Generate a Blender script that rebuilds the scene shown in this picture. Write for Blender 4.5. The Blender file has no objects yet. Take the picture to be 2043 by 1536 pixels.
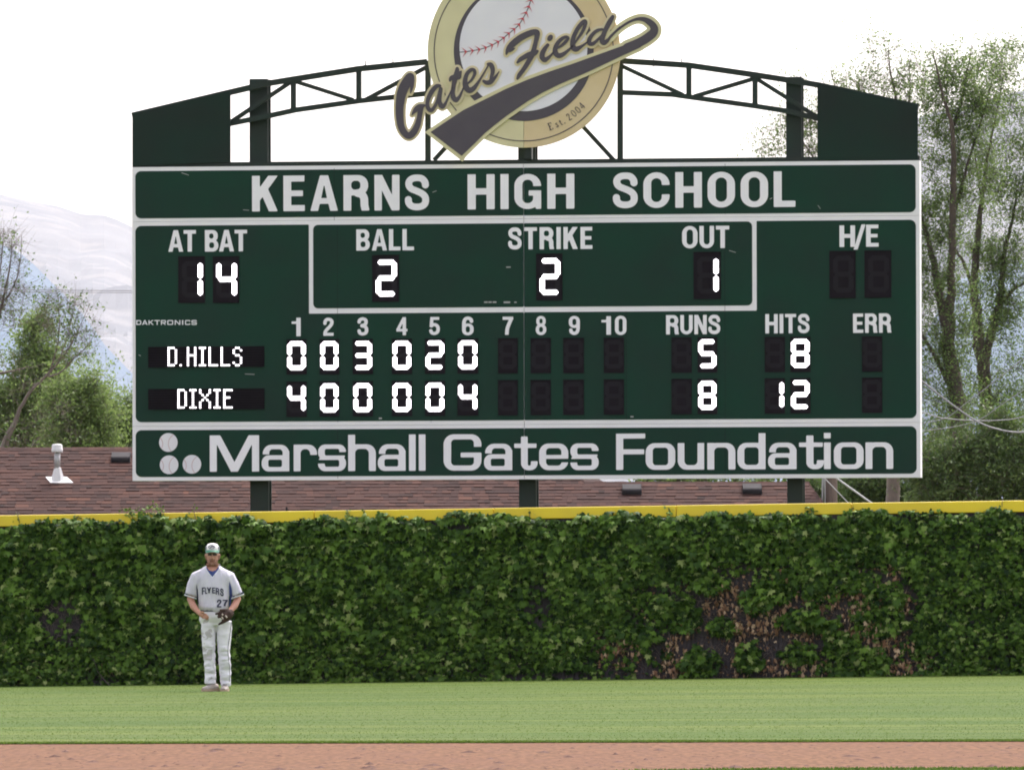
import bpy, bmesh, math, random
import numpy as np
from mathutils import Vector, Matrix, noise
from mathutils.geometry import tessellate_polygon, delaunay_2d_cdt
from mathutils.bvhtree import BVHTree

random.seed(7)
rng = np.random.default_rng(11)
R = math.radians
sc = bpy.context.scene

# ------------------------------------------------------------------ camera
PW, PH = 2043.0, 1536.0
FPX = 19500.0
YH = 1207.0
CAM = Vector((0.0, 0.0, 1.0))
PITCH = math.atan((YH - PH / 2) / FPX)
ROLL = R(0.15)
FWD = Vector((0, math.cos(PITCH), math.sin(PITCH)))
UP0 = Vector((0, -math.sin(PITCH), math.cos(PITCH)))
RT0 = Vector((1, 0, 0))
RT = RT0 * math.cos(ROLL) - UP0 * math.sin(ROLL)
UPV = UP0 * math.cos(ROLL) + RT0 * math.sin(ROLL)
cam_d = bpy.data.cameras.new('camera')
cam_d.sensor_width = 36.0
cam_d.lens = 36.0 * FPX / PW
cam_d.clip_start = 1.0
cam_d.clip_end = 30000
cam = bpy.data.objects.new('camera', cam_d)
sc.collection.objects.link(cam)
m3 = Matrix((RT, UPV, -FWD)).transposed()
cam.matrix_world = Matrix.Translation(CAM) @ m3.to_4x4()
sc.camera = cam

# ------------------------------------------------------------------ light
SUN_EL, SUN_AZ = 54.0, 22.0            # behind the scoreboard, a little to the right
w = bpy.data.worlds.new('World'); sc.world = w; w.use_nodes = True
nt = w.node_tree
for n in list(nt.nodes): nt.nodes.remove(n)
wo = nt.nodes.new('ShaderNodeOutputWorld'); bg = nt.nodes.new('ShaderNodeBackground')
sky = nt.nodes.new('ShaderNodeTexSky'); sky.sky_type = 'NISHITA'; sky.sun_disc = False
sky.sun_elevation = R(SUN_EL); sky.sun_rotation = R(SUN_AZ)
sky.air_density = 1.0; sky.dust_density = 4.0; sky.ozone_density = 1.0
bg.inputs['Strength'].default_value = 0.15
hs = nt.nodes.new('ShaderNodeHueSaturation'); hs.inputs['Saturation'].default_value = 0.30
nt.links.new(sky.outputs[0], hs.inputs['Color']); wb = nt.nodes.new('ShaderNodeMix'); wb.data_type = 'RGBA'; wb.blend_type = 'MULTIPLY'; wb.inputs[0].default_value = 1.0
wb.inputs[7].default_value = (1.035, 0.985, 1.0, 1); nt.links.new(hs.outputs[0], wb.inputs[6]); nt.links.new(wb.outputs[2], bg.inputs['Color']); nt.links.new(bg.outputs[0], wo.inputs[0])
sun_d = bpy.data.lights.new('sun', 'SUN'); sun_d.energy = 1.3; sun_d.angle = R(20); sun_d.color = (1.0, 0.95, 0.88)
sun = bpy.data.objects.new('sun', sun_d); sc.collection.objects.link(sun)
sdir = Vector((math.sin(R(SUN_AZ)) * math.cos(R(SUN_EL)), math.cos(R(SUN_AZ)) * math.cos(R(SUN_EL)), math.sin(R(SUN_EL))))
sun.rotation_euler = sdir.to_track_quat('Z', 'Y').to_euler()
sc.view_settings.view_transform = 'Standard'
sc.view_settings.look = 'None'
sc.view_settings.gamma = 1.0
sc.view_settings.use_curve_mapping = False
sc.view_settings.exposure = 1.55
sc.render.engine = 'CYCLES'
sc.cycles.filter_width = 1.9
sc.cycles.volume_bounces = 0

# ------------------------------------------------------------------ helpers
def ray(px, py):
    return FWD + RT * ((px - PW / 2) / FPX) + UPV * ((PH / 2 - py) / FPX)
def at(px, py, Y):
    d = ray(px, py); return CAM + d * (Y / d.y)

def tag(o, label=None, cat=None, group=None, kind=None):
    if label: o['label'] = label
    if cat: o['category'] = cat
    if group: o['group'] = group
    if kind: o['kind'] = kind
    return o
def empty(name, loc=(0, 0, 0), rz=0.0):
    o = bpy.data.objects.new(name, None); sc.collection.objects.link(o)
    o.location = loc; o.rotation_euler = (0, 0, rz); return o
def link(name, me, mat=None, parent=None):
    o = bpy.data.objects.new(name, me); sc.collection.objects.link(o)
    if mat is not None and len(me.materials) == 0: me.materials.append(mat)
    if parent is not None: o.parent = parent
    return o

class MB:
    def __init__(s): s.v = []; s.f = []; s.m = []
    def add(s, vs, fs, mi=0):
        b = len(s.v); s.v += [tuple(v) for v in vs]
        for f in fs: s.f.append(tuple(i + b for i in f)); s.m.append(mi)
    def box(s, x0, x1, y0, y1, z0, z1, mi=0):
        vs = [(x0, y0, z0), (x1, y0, z0), (x1, y1, z0), (x0, y1, z0), (x0, y0, z1), (x1, y0, z1), (x1, y1, z1), (x0, y1, z1)]
        s.add(vs, [(0, 3, 2, 1), (4, 5, 6, 7), (0, 1, 5, 4), (1, 2, 6, 5), (2, 3, 7, 6), (3, 0, 4, 7)], mi)
    def prism(s, poly, y0, y1, mi=0):
        """polygon in x,z extruded along y"""
        n = len(poly)
        vs = [(p[0], y0, p[1]) for p in poly] + [(p[0], y1, p[1]) for p in poly]
        s.add(vs, [tuple(range(n))] + [tuple(range(2 * n - 1, n - 1, -1))] + [(i, i + n, (i + 1) % n + n, (i + 1) % n) for i in range(n)], mi)
    def tube(s, pts, rad, n=8, mi=0, cap=True):
        pts = [Vector(p) for p in pts]
        if not hasattr(rad, '__len__'): rad = [rad] * len(pts)
        rings = []
        ref = Vector((0.13, 1, 0.07)).normalized()
        b = len(s.v)
        for i, p in enumerate(pts):
            t = (pts[min(i + 1, len(pts) - 1)] - pts[max(i - 1, 0)])
            t = t.normalized() if t.length > 1e-9 else Vector((0, 0, 1))
            r_ = ref
            if abs(t.dot(r_)) > 0.95: r_ = Vector((1, 0, 0.1)).normalized()
            a = t.cross(r_).normalized(); c = t.cross(a).normalized()
            for k in range(n):
                an = 2 * math.pi * k / n
                s.v.append(tuple(p + (a * math.cos(an) + c * math.sin(an)) * rad[i]))
        for i in range(len(pts) - 1):
            for k in range(n):
                s.f.append((b + i * n + k, b + i * n + (k + 1) % n, b + (i + 1) * n + (k + 1) % n, b + (i + 1) * n + k)); s.m.append(mi)
        if cap:
            s.f.append(tuple(b + k for k in range(n - 1, -1, -1))); s.m.append(mi)
            e = b + (len(pts) - 1) * n
            s.f.append(tuple(e + k for k in range(n))); s.m.append(mi)
    def sqtube(s, p, q, wd, mi=0):
        """square bar from p to q, axis aligned in y"""
        p = Vector(p); q = Vector(q); t = (q - p).normalized()
        a = Vector((0, 1, 0)); c = t.cross(a).normalized(); h = wd / 2
        vs = []
        for e in (p, q):
            for (sa, scn) in ((-h, -h), (h, -h), (h, h), (-h, h)): vs.append(e + a * sa + c * scn)
        s.add(vs, [(0, 1, 2, 3), (7, 6, 5, 4), (0, 4, 5, 1), (1, 5, 6, 2), (2, 6, 7, 3), (3, 7, 4, 0)], mi)
    def hloft(s, secs, n=20, mi=0):
        """closed stack of horizontal ellipses (x, y, z, rx, ry)"""
        b = len(s.v)
        for (x, y, z, rx, ry) in secs:
            for k in range(n):
                a = 2 * math.pi * k / n
                s.v.append((x + rx * math.cos(a), y + ry * math.sin(a), z))
        for i in range(len(secs) - 1):
            for k in range(n):
                s.f.append((b + i * n + k, b + i * n + (k + 1) % n, b + (i + 1) * n + (k + 1) % n, b + (i + 1) * n + k)); s.m.append(mi)
        s.f.append(tuple(b + k for k in range(n - 1, -1, -1))); s.m.append(mi)
        e = b + (len(secs) - 1) * n
        s.f.append(tuple(e + k for k in range(n))); s.m.append(mi)
    def mesh(s, name, mats=None, smooth=False):
        me = bpy.data.meshes.new(name); me.from_pydata(s.v, [], s.f); me.update()
        if mats:
            for m in (mats if isinstance(mats, (list, tuple)) else [mats]): me.materials.append(m)
            if len(me.materials) > 1: me.polygons.foreach_set('material_index', s.m)
        if smooth: me.polygons.foreach_set('use_smooth', [True] * len(me.polygons))
        return me
    def build(s, name, mat, parent=None, smooth=False):
        return link(name, s.mesh(name, mat, smooth), None, parent)

def tri_mesh(name, verts, faces_n, tint=None, mats=None, k=3):
    """big meshes from numpy: verts (N*k,3) with N faces of k corners each"""
    me = bpy.data.meshes.new(name)
    nv = len(verts)
    me.vertices.add(nv); me.vertices.foreach_set('co', np.ascontiguousarray(verts, dtype=np.float32).ravel())
    faces_n = np.asarray(faces_n, dtype=np.int32)
    nf, kk = faces_n.shape
    me.loops.add(nf * kk); me.loops.foreach_set('vertex_index', faces_n.ravel())
    me.polygons.add(nf)
    me.polygons.foreach_set('loop_start', np.arange(0, nf * kk, kk, dtype=np.int32))
    me.polygons.foreach_set('loop_total', np.full(nf, kk, dtype=np.int32))
    me.update(calc_edges=True)
    if tint is not None:
        a = me.attributes.new('tint', 'FLOAT', 'POINT'); a.data.foreach_set('value', np.asarray(tint, dtype=np.float32))
    if mats: me.materials.append(mats)
    return me

# ------------------------------------------------------------------ materials
def mat_base(name):
    m = bpy.data.materials.new(name); m.use_nodes = True
    b = m.node_tree.nodes['Principled BSDF']; return m, m.node_tree, b
def N(nt, t, **kw):
    n = nt.nodes.new(t)
    for k, v in kw.items(): setattr(n, k, v)
    return n
def mix_rgb(nt, fac, a, b):
    n = nt.nodes.new('ShaderNodeMix'); n.data_type = 'RGBA'
    for sock, val in ((0, fac), (6, a), (7, b)):
        if hasattr(val, 'is_linked') or hasattr(val, 'node'): nt.links.new(val, n.inputs[sock])
        elif sock == 0: n.inputs[0].default_value = val
        else: n.inputs[sock].default_value = (val[0], val[1], val[2], 1)
    return n.outputs[2]
def noise_fac(nt, scale, detail=4, lo=0.35, hi=0.65, vec=None, coord='Object'):
    tc = N(nt, 'ShaderNodeTexCoord'); no = N(nt, 'ShaderNodeTexNoise')
    no.inputs['Scale'].default_value = scale; no.inputs['Detail'].default_value = detail
    src = tc.outputs[coord]
    if vec is not None:
        mp = N(nt, 'ShaderNodeMapping'); mp.inputs['Scale'].default_value = vec
        nt.links.new(src, mp.inputs[0]); src = mp.outputs[0]
    nt.links.new(src, no.inputs['Vector'])
    mr = N(nt, 'ShaderNodeMapRange'); mr.inputs[1].default_value = lo; mr.inputs[2].default_value = hi
    nt.links.new(no.outputs[0], mr.inputs[0]); return mr.outputs[0]
def simple(name, c1, c2=None, rough=0.6, scale=3.0, metal=0.0, bump=0.0, bscale=40.0, vec=None, spec=None, lo=0.3, hi=0.7):
    m, nt, b = mat_base(name)
    c2 = c2 or tuple(x * 0.82 for x in c1)
    f = noise_fac(nt, scale, 6, lo, hi, vec)
    nt.links.new(mix_rgb(nt, f, c1, c2), b.inputs['Base Color'])
    b.inputs['Roughness'].default_value = rough; b.inputs['Metallic'].default_value = metal
    if spec is not None: b.inputs['Specular IOR Level'].default_value = spec
    if bump:
        f2 = noise_fac(nt, bscale, 5, 0, 1, vec); bp = N(nt, 'ShaderNodeBump'); bp.inputs['Strength'].default_value = bump
        bp.inputs['Distance'].default_value = 0.02
        nt.links.new(f2, bp.inputs['Height']); nt.links.new(bp.outputs[0], b.inputs['Normal'])
    return m
def leafmat(name, stops, trans=0.35, rough=0.5, spec=0.3):
    """leaf colour from the 'tint' attribute; leaves let light through"""
    m, nt, b = mat_base(name)
    at_ = N(nt, 'ShaderNodeAttribute'); at_.attribute_name = 'tint'
    cr = N(nt, 'ShaderNodeValToRGB')
    el = cr.color_ramp.elements
    while len(el) < len(stops): el.new(0.5)
    for e, (p, c) in zip(el, stops): e.position = p; e.color = (c[0], c[1], c[2], 1)
    nt.links.new(at_.outputs['Fac'], cr.inputs[0])
    nt.links.new(cr.outputs[0], b.inputs['Base Color'])
    b.inputs['Roughness'].default_value = rough; b.inputs['Specular IOR Level'].default_value = spec
    tr = N(nt, 'ShaderNodeBsdfTranslucent'); mx = N(nt, 'ShaderNodeMixShader'); mx.inputs[0].default_value = trans
    nt.links.new(cr.outputs[0], tr.inputs[0])
    out = nt.nodes['Material Output']
    nt.links.new(b.outputs[0], mx.inputs[1]); nt.links.new(tr.outputs[0], mx.inputs[2]); nt.links.new(mx.outputs[0], out.inputs[0])
    return m
def emis(name, col, st):
    m, nt, b = mat_base(name)
    b.inputs['Base Color'].default_value = (*col, 1)
    b.inputs['Emission Color'].default_value = (*col, 1); b.inputs['Emission Strength'].default_value = st
    return m
M = {}
M['board_green'] = simple('board_green', (0.0060, 0.041, 0.024), (0.0105, 0.031, 0.022), 0.5, 1.2, bump=0.05, bscale=3, spec=0.14)
M['board_white'] = simple('board_white', (0.83, 0.80, 0.83), (0.77, 0.74, 0.77), 0.5, 2.0)
M['letter_white'] = simple('letter_white', (0.85, 0.82, 0.86), (0.80, 0.77, 0.81), 0.5, 4.0)
M['cabinet_back'] = simple('cabinet_back', (0.03, 0.05, 0.04), rough=0.6)
M['steel_green'] = simple('steel_green', (0.015, 0.030, 0.022), (0.020, 0.024, 0.020), 0.5, 2.5, spec=.25)
M['wing_green'] = simple('wing_green', (0.010, 0.030, 0.021), (0.015, 0.021, 0.018), 0.6, 0.9, spec=.15)
M['digit_black'] = simple('digit_black', (0.009, 0.006, 0.009), (0.012, 0.008, 0.012), 0.7, 6, spec=.12)
M['segment_off'] = simple('segment_off', (0.017, 0.014, 0.018), rough=0.7, spec=.15)
M['led'] = emis('led', (1.0, 0.95, 1.0), 1.5)
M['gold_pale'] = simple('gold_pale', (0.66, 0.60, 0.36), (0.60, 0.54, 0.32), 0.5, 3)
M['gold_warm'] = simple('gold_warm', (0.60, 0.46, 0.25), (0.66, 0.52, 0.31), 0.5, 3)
M['gold_trim'] = simple('gold_trim', (0.68, 0.56, 0.34), (0.64, 0.56, 0.36), 0.5, 3)
M['navy'] = simple('navy', (0.055, 0.042, 0.058), (0.068, 0.056, 0.066), 0.45, 3)
M['ball_white'] = simple('ball_white', (0.68, 0.66, 0.72), (0.80, 0.77, 0.80), 0.5, 1.2)
M['stitch_red'] = simple('stitch_red', (0.55, 0.07, 0.09), rough=0.6)
M['stitch_pink'] = simple('stitch_pink', (0.60, 0.42, 0.44), rough=0.6)
M['yellow'] = simple('yellow', (0.80, 0.60, 0.015), (0.68, 0.50, 0.025), 0.45, 1.5, vec=(1, 1, 1))
M['fence_dark'] = simple('fence_dark', (0.050, 0.038, 0.044), (0.026, 0.020, 0.024), 0.8, 8)
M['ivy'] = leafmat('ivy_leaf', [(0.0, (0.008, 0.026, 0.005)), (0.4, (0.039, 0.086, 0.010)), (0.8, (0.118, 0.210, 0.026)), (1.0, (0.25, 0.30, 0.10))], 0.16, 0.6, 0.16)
M['ivy_dead'] = leafmat('dead_leaf', [(0.0, (0.10, 0.05, 0.035)), (0.5, (0.31, 0.17, 0.095)), (1.0, (0.60, 0.44, 0.28))], 0.2, 0.8)
M['twig'] = simple('twig', (0.10, 0.075, 0.075), (0.16, 0.12, 0.11), 0.8, 12)
M['bark'] = simple('bark', (0.09, 0.07, 0.055), (0.05, 0.04, 0.034), 0.9, 9, bump=0.4, bscale=25)
M['bark_pale'] = simple('bark_pale', (0.17, 0.135, 0.115), (0.11, 0.085, 0.075), 0.9, 9, bump=0.3, bscale=25)
M['tree_leaf'] = leafmat('tree_leaf', [(0.0, (0.046, 0.085, 0.022)), (0.5, (0.095, 0.158, 0.042)), (1.0, (0.20, 0.275, 0.085))], 0.52)
M['tree_leaf_dark'] = leafmat('tree_leaf_dark', [(0.0, (0.036, 0.066, 0.018)), (0.5, (0.088, 0.145, 0.040)), (1.0, (0.15, 0.20, 0.06))], 0.38)
M['grass_blade'] = leafmat('grass_blade', [(0.0, (0.043, 0.080, 0.013)), (0.5, (0.079, 0.124, 0.022)), (1.0, (0.15, 0.185, 0.042))], 0.55, 0.8, 0.05)
M['shingle'] = leafmat('shingle', [(0.0, (0.026, 0.016, 0.015)), (0.35, (0.046, 0.025, 0.022)), (0.7, (0.070, 0.035, 0.028)), (1.0, (0.112, 0.052, 0.036))], 0.0, 0.95, 0.1)
M['vent_white'] = simple('vent_white', (0.66, 0.64, 0.64), (0.55, 0.54, 0.55), 0.5, 8)
M['vent_grey'] = simple('vent_grey', (0.42, 0.41, 0.41), rough=0.5, metal=0.3)
M['vent_dark'] = simple('vent_dark', (0.022, 0.02, 0.022), (0.035, 0.032, 0.035), 0.8, 6, spec=.1)
M['siding'] = simple('siding', (0.45, 0.40, 0.34), rough=0.8)
M['wood_pole'] = simple('wood_pole', (0.20, 0.15, 0.13), (0.12, 0.09, 0.08), 0.9, 4, bump=0.3, vec=(12, 12, 1))
M['cable'] = simple('cable', (0.20, 0.20, 0.22), rough=0.6)
M['power_line'] = simple('power_line', (0.22, 0.21, 0.24), rough=0.6)
M['guy_wire'] = simple('guy_wire', (0.42, 0.42, 0.43), rough=0.5)
M['skin'] = simple('skin', (0.46, 0.235, 0.165), (0.40, 0.19, 0.13), 0.6, 30)
M['stubble'] = simple('stubble', (0.20, 0.095, 0.062), (0.30, 0.15, 0.10), 0.8, 60)
M['eye_shade'] = simple('eye_shade', (0.05, 0.028, 0.022), rough=0.5)  # eyes, with the cap brim's shade painted into the same dark colour
M['lips'] = simple('lips', (0.17, 0.055, 0.045), rough=0.5)
M['jersey'] = simple('jersey', (0.62, 0.605, 0.67), (0.52, 0.505, 0.58), 0.85, 5, bump=0.35, bscale=14, vec=(1.6, 1.6, .45))
M['pants'] = simple('pants', (0.80, 0.78, 0.83), (0.69, 0.67, 0.73), 0.85, 4, bump=0.45, bscale=11, vec=(.6, .6, 1.8))
M['pants_grey'] = simple('pants_grey', (0.40, 0.375, 0.36), (0.54, 0.52, 0.54), 0.85, 7, bump=0.45, bscale=11, vec=(.6, .6, 1.8))  # greyer trouser colour for patches on one leg
M['uniform_blue'] = simple('uniform_blue', (0.035, 0.055, 0.22), rough=0.8)
M['uniform_navy'] = simple('uniform_navy', (0.02, 0.024, 0.055), rough=0.8)
M['trim_white'] = simple('trim_white', (0.75, 0.76, 0.82), rough=0.8)
M['cap_white'] = simple('cap_white', (0.82, 0.78, 0.78), rough=0.8)
M['cap_grey'] = simple('cap_grey', (0.11, 0.13, 0.13), rough=0.8)
M['cap_green'] = simple('cap_green', (0.015, 0.20, 0.085), (0.02, 0.12, 0.08), 0.6, 20)
M['leather'] = simple('leather', (0.040, 0.024, 0.019), (0.070, 0.042, 0.032), 0.75, 18, spec=.15)
M['leather_lace'] = simple('leather_lace', (0.5, 0.42, 0.36), rough=0.6)
M['shoe_upper'] = simple('shoe_upper', (0.30, 0.24, 0.19), (0.46, 0.42, 0.40), 0.7, 20)
M['shoe_sole'] = simple('shoe_sole', (0.46, 0.34, 0.24), rough=0.7)
M['lace'] = simple('lace', (0.22, 0.20, 0.20), rough=0.7)

def ground_mat(name, build):
    m, nt, b = mat_base(name); build(nt, b); return m
def grass_nodes(nt, b):
    fine = noise_fac(nt, 40, 6, 0.3, 0.7, (1, .5, 1)); st = noise_fac(nt, 1.0, 4, 0.42, 0.60, (0.16, 0.95, 1)); st2 = noise_fac(nt, 1.0, 2, 0.42, 0.58, (0.07, 0.24, 1))
    big = noise_fac(nt, 0.35, 4, 0.35, 0.65)
    c = mix_rgb(nt, fine, (0.045, 0.077, 0.012), (0.063, 0.102, 0.016))
    c = mix_rgb(nt, N_mul(nt, st, 0.75), c, (0.100, 0.126, 0.028))
    c = mix_rgb(nt, N_mul(nt, st2, 0.50), c, (0.040, 0.078, 0.016))
    c = mix_rgb(nt, N_mul(nt, big, 0.20), c, (0.08, 0.092, 0.032))
    nt.links.new(c, b.inputs['Base Color']); b.inputs['Roughness'].default_value = 0.9; b.inputs['Specular IOR Level'].default_value = 0.05
def N_mul(nt, a, k):
    m = N(nt, 'ShaderNodeMath', operation='MULTIPLY'); nt.links.new(a, m.inputs[0]); m.inputs[1].default_value = k; return m.outputs[0]
M['grass'] = ground_mat('grass', grass_nodes)
def dirt_nodes(nt, b):
    f1 = noise_fac(nt, 22, 8, 0.38, 0.62, (1, .10, 1)); f2 = noise_fac(nt, 0.8, 4, 0.35, 0.65, (1, .3, 1)); f3 = noise_fac(nt, 5, 6, 0.56, 0.66, (1, .1, 1))
    c = mix_rgb(nt, f1, (0.086, 0.039, 0.017), (0.145, 0.070, 0.034)); c = mix_rgb(nt, N_mul(nt, f2, .5), c, (0.115, 0.052, 0.028))
    c = mix_rgb(nt, N_mul(nt, f3, .30), c, (0.105, 0.050, 0.036))
    nt.links.new(c, b.inputs['Base Color']); b.inputs['Roughness'].default_value = 0.95; b.inputs['Specular IOR Level'].default_value = 0.1
M['dirt'] = ground_mat('dirt', dirt_nodes)
M['clod'] = simple('clod', (0.075, 0.036, 0.028), (0.12, 0.06, 0.045), 0.95, 3)
M['earth'] = simple('earth', (0.12, 0.13, 0.06), (0.18, 0.15, 0.09), 0.95, 0.05)
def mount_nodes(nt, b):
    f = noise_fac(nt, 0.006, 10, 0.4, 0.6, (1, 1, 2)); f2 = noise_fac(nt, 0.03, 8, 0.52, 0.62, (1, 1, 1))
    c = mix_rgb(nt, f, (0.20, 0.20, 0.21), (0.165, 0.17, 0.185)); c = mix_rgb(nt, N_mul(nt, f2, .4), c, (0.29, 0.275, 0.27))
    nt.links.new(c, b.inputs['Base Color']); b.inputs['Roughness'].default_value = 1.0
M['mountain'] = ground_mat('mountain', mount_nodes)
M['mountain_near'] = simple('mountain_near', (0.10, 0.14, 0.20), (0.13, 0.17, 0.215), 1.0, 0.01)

# ------------------------------------------------------------------ 2D shapes (signed distance fields -> outlines)
def bx_(x0, y0, x1, y1): return lambda X, Y: np.maximum(np.maximum(x0 - X, X - x1), np.maximum(y0 - Y, Y - y1))
def rr_(x0, y0, x1, y1, r):
    cx, cy, hx, hy = (x0 + x1) / 2, (y0 + y1) / 2, (x1 - x0) / 2, (y1 - y0) / 2; r = min(r, hx, hy)
    def f(X, Y):
        qx = np.abs(X - cx) - hx + r; qy = np.abs(Y - cy) - hy + r
        return np.hypot(np.maximum(qx, 0), np.maximum(qy, 0)) + np.minimum(np.maximum(qx, qy), 0) - r
    return f
def circ_(cx, cy, r): return lambda X, Y: np.hypot(X - cx, Y - cy) - r
def poly_(pts):
    P = np.array(pts, float)
    def f(X, Y):
        d = np.full(X.shape, 1e9); ins = np.zeros(X.shape, bool)
        for i in range(len(P)):
            a, b = P[i], P[(i + 1) % len(P)]; e = b - a
            L = max(e @ e, 1e-12)
            t = np.clip(((X - a[0]) * e[0] + (Y - a[1]) * e[1]) / L, 0, 1)
            d = np.minimum(d, np.hypot(X - a[0] - e[0] * t, Y - a[1] - e[1] * t))
            c = (a[1] > Y) != (b[1] > Y)
            with np.errstate(divide='ignore', invalid='ignore'):
                xi = a[0] + (Y - a[1]) * e[0] / (e[1] if e[1] != 0 else 1e-12)
            ins ^= c & (X < xi)
        return np.where(ins, -d, d)
    return f
def U(*fs): return lambda X, Y: np.minimum.reduce([g(X, Y) for g in fs])
def sub(a, *bs): return lambda X, Y: np.maximum.reduce([a(X, Y)] + [-g(X, Y) for g in bs])
def inter(*fs): return lambda X, Y: np.maximum.reduce([g(X, Y) for g in fs])
def off(f, d): return lambda X, Y: f(X, Y) - d
def smooth_path(pts, n=6):
    P = [np.array(p, float) for p in pts]; out = []
    for i in range(len(P) - 1):
        p0, p1, p2, p3 = P[max(i - 1, 0)], P[i], P[i + 1], P[min(i + 2, len(P) - 1)]
        for k in range(n):
            t = k / n
            out.append(0.5 * ((2 * p1) + (-p0 + p2) * t + (2 * p0 - 5 * p1 + 4 * p2 - p3) * t * t + (-p0 + 3 * p1 - 3 * p2 + p3) * t ** 3))
    out.append(P[-1]); return out
def st_(wd, pts, sm=True):
    """butt-ended stroke of constant width"""
    P = smooth_path(pts, 5) if sm and len(pts) > 2 else [np.array(p, float) for p in pts]
    def f(X, Y):
        d = np.full(X.shape, 1e9)
        for i in range(len(P) - 1):
            a, b = P[i], P[i + 1]; e = b - a; L = np.hypot(*e); u = e / max(L, 1e-9)
            lx = (X - a[0]) * u[0] + (Y - a[1]) * u[1]; ly = -(X - a[0]) * u[1] + (Y - a[1]) * u[0]
            d = np.minimum(d, np.maximum(np.maximum(-lx, lx - L), np.abs(ly) - wd / 2))
            if i > 0: d = np.minimum(d, np.hypot(X - a[0], Y - a[1]) - wd / 2)
        return d
    return f
def brush_(pts, n=8):
    """round brush stroke with changing radius: (x, y, r)"""
    P = smooth_path(pts, n)
    def f(X, Y):
        d = np.full(X.shape, 1e9)
        for i in range(len(P) - 1):
            a, b = P[i], P[i + 1]; ex, ey = b[0] - a[0], b[1] - a[1]; L = max(ex * ex + ey * ey, 1e-9)
            t = np.clip(((X - a[0]) * ex + (Y - a[1]) * ey) / L, 0, 1)
            d = np.minimum(d, np.hypot(X - a[0] - ex * t, Y - a[1] - ey * t) - (a[2] + (b[2] - a[2]) * t))
        return d
    return f
def contours(f, x0, y0, x1, y1, h):
    xs = np.arange(x0, x1 + h, h); ys = np.arange(y0, y1 + h, h)
    X, Y = np.meshgrid(xs, ys, indexing='ij'); D = f(X, Y); D = np.where(np.abs(D) < 1e-7, 1e-7, D)
    I = D < 0
    c = I[:-1, :-1] * 1 + I[1:, :-1] * 2 + I[1:, 1:] * 4 + I[:-1, 1:] * 8
    idx = np.argwhere((c > 0) & (c < 15))
    T = {1: [(3, 0)], 2: [(0, 1)], 3: [(3, 1)], 4: [(1, 2)], 5: [(3, 0), (1, 2)], 6: [(0, 2)], 7: [(3, 2)], 8: [(2, 3)], 9: [(2, 0)], 10: [(0, 1), (2, 3)], 11: [(2, 1)], 12: [(1, 3)], 13: [(1, 0)], 14: [(0, 3)]}
    nxt = {}; pos = {}
    def key(i, j, e):
        return ('h', i, j) if e == 0 else ('v', i + 1, j) if e == 1 else ('h', i, j + 1) if e == 2 else ('v', i, j)
    def point(k):
        t, i, j = k
        i2, j2 = (i + 1, j) if t == 'h' else (i, j + 1)
        a, b = D[i, j], D[i2, j2]; s = a / (a - b)
        return (xs[i] + (xs[i2] - xs[i]) * s, ys[j] + (ys[j2] - ys[j]) * s)
    for i, j in idx:
        for a, b in T[int(c[i, j])]:
            ka, kb = key(i, j, a), key(i, j, b); nxt[ka] = kb
            pos[ka] = point(ka); pos[kb] = point(kb)
    loops = []
    while nxt:
        k0 = next(iter(nxt)); k = k0; lp = []
        while k in nxt:
            lp.append(pos[k]); k = nxt.pop(k)
        if len(lp) >= 3: loops.append(simplify(lp, h * 0.10))
    return [l for l in loops if len(l) >= 3]
def simplify(lp, tol):
    P = np.array(lp)
    if len(P) < 8: return lp
    def rdp(a, b):
        if b - a < 2: return [a]
        p, q = P[a], P[b % len(P)]; e = q - p; L = np.hypot(*e)
        seg = P[a + 1:b]
        d = np.abs((seg[:, 0] - p[0]) * e[1] - (seg[:, 1] - p[1]) * e[0]) / L if L > 1e-12 else np.hypot(seg[:, 0] - p[0], seg[:, 1] - p[1])
        k = int(np.argmax(d))
        if d[k] > tol: return rdp(a, a + 1 + k) + rdp(a + 1 + k, b)
        return [a]
    far = int(np.argmax(np.hypot(P[:, 0] - P[0, 0], P[:, 1] - P[0, 1])))
    ids = rdp(0, far) + rdp(far, len(P))
    return [tuple(P[i]) for i in ids]
def fill2d(loops):
    """triangulate outlines with holes (even-odd)"""
    flat = [Vector((p[0], p[1])) for lp in loops for p in lp]; ed = []; o = 0
    for lp in loops:
        m = len(lp); ed += [(o + i, o + (i + 1) % m) for i in range(m)]; o += m
    vs, _, fs, _, _, _ = delaunay_2d_cdt(flat, ed, [], 0, 1e-7)
    if not fs: return [], []
    V = np.array([(v.x, v.y) for v in vs]); Fa = np.array(fs); C = V[Fa].mean(1)
    ins = np.zeros(len(C), bool)
    for lp in loops:
        P = np.array([(p[0], p[1]) for p in lp])
        for i in range(len(P)):
            a, b = P[i], P[(i + 1) % len(P)]
            if a[1] == b[1]: continue
            c = (a[1] > C[:, 1]) != (b[1] > C[:, 1])
            ins ^= c & (C[:, 0] < a[0] + (C[:, 1] - a[1]) * (b[0] - a[0]) / (b[1] - a[1]))
    return V, Fa[ins]
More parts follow.
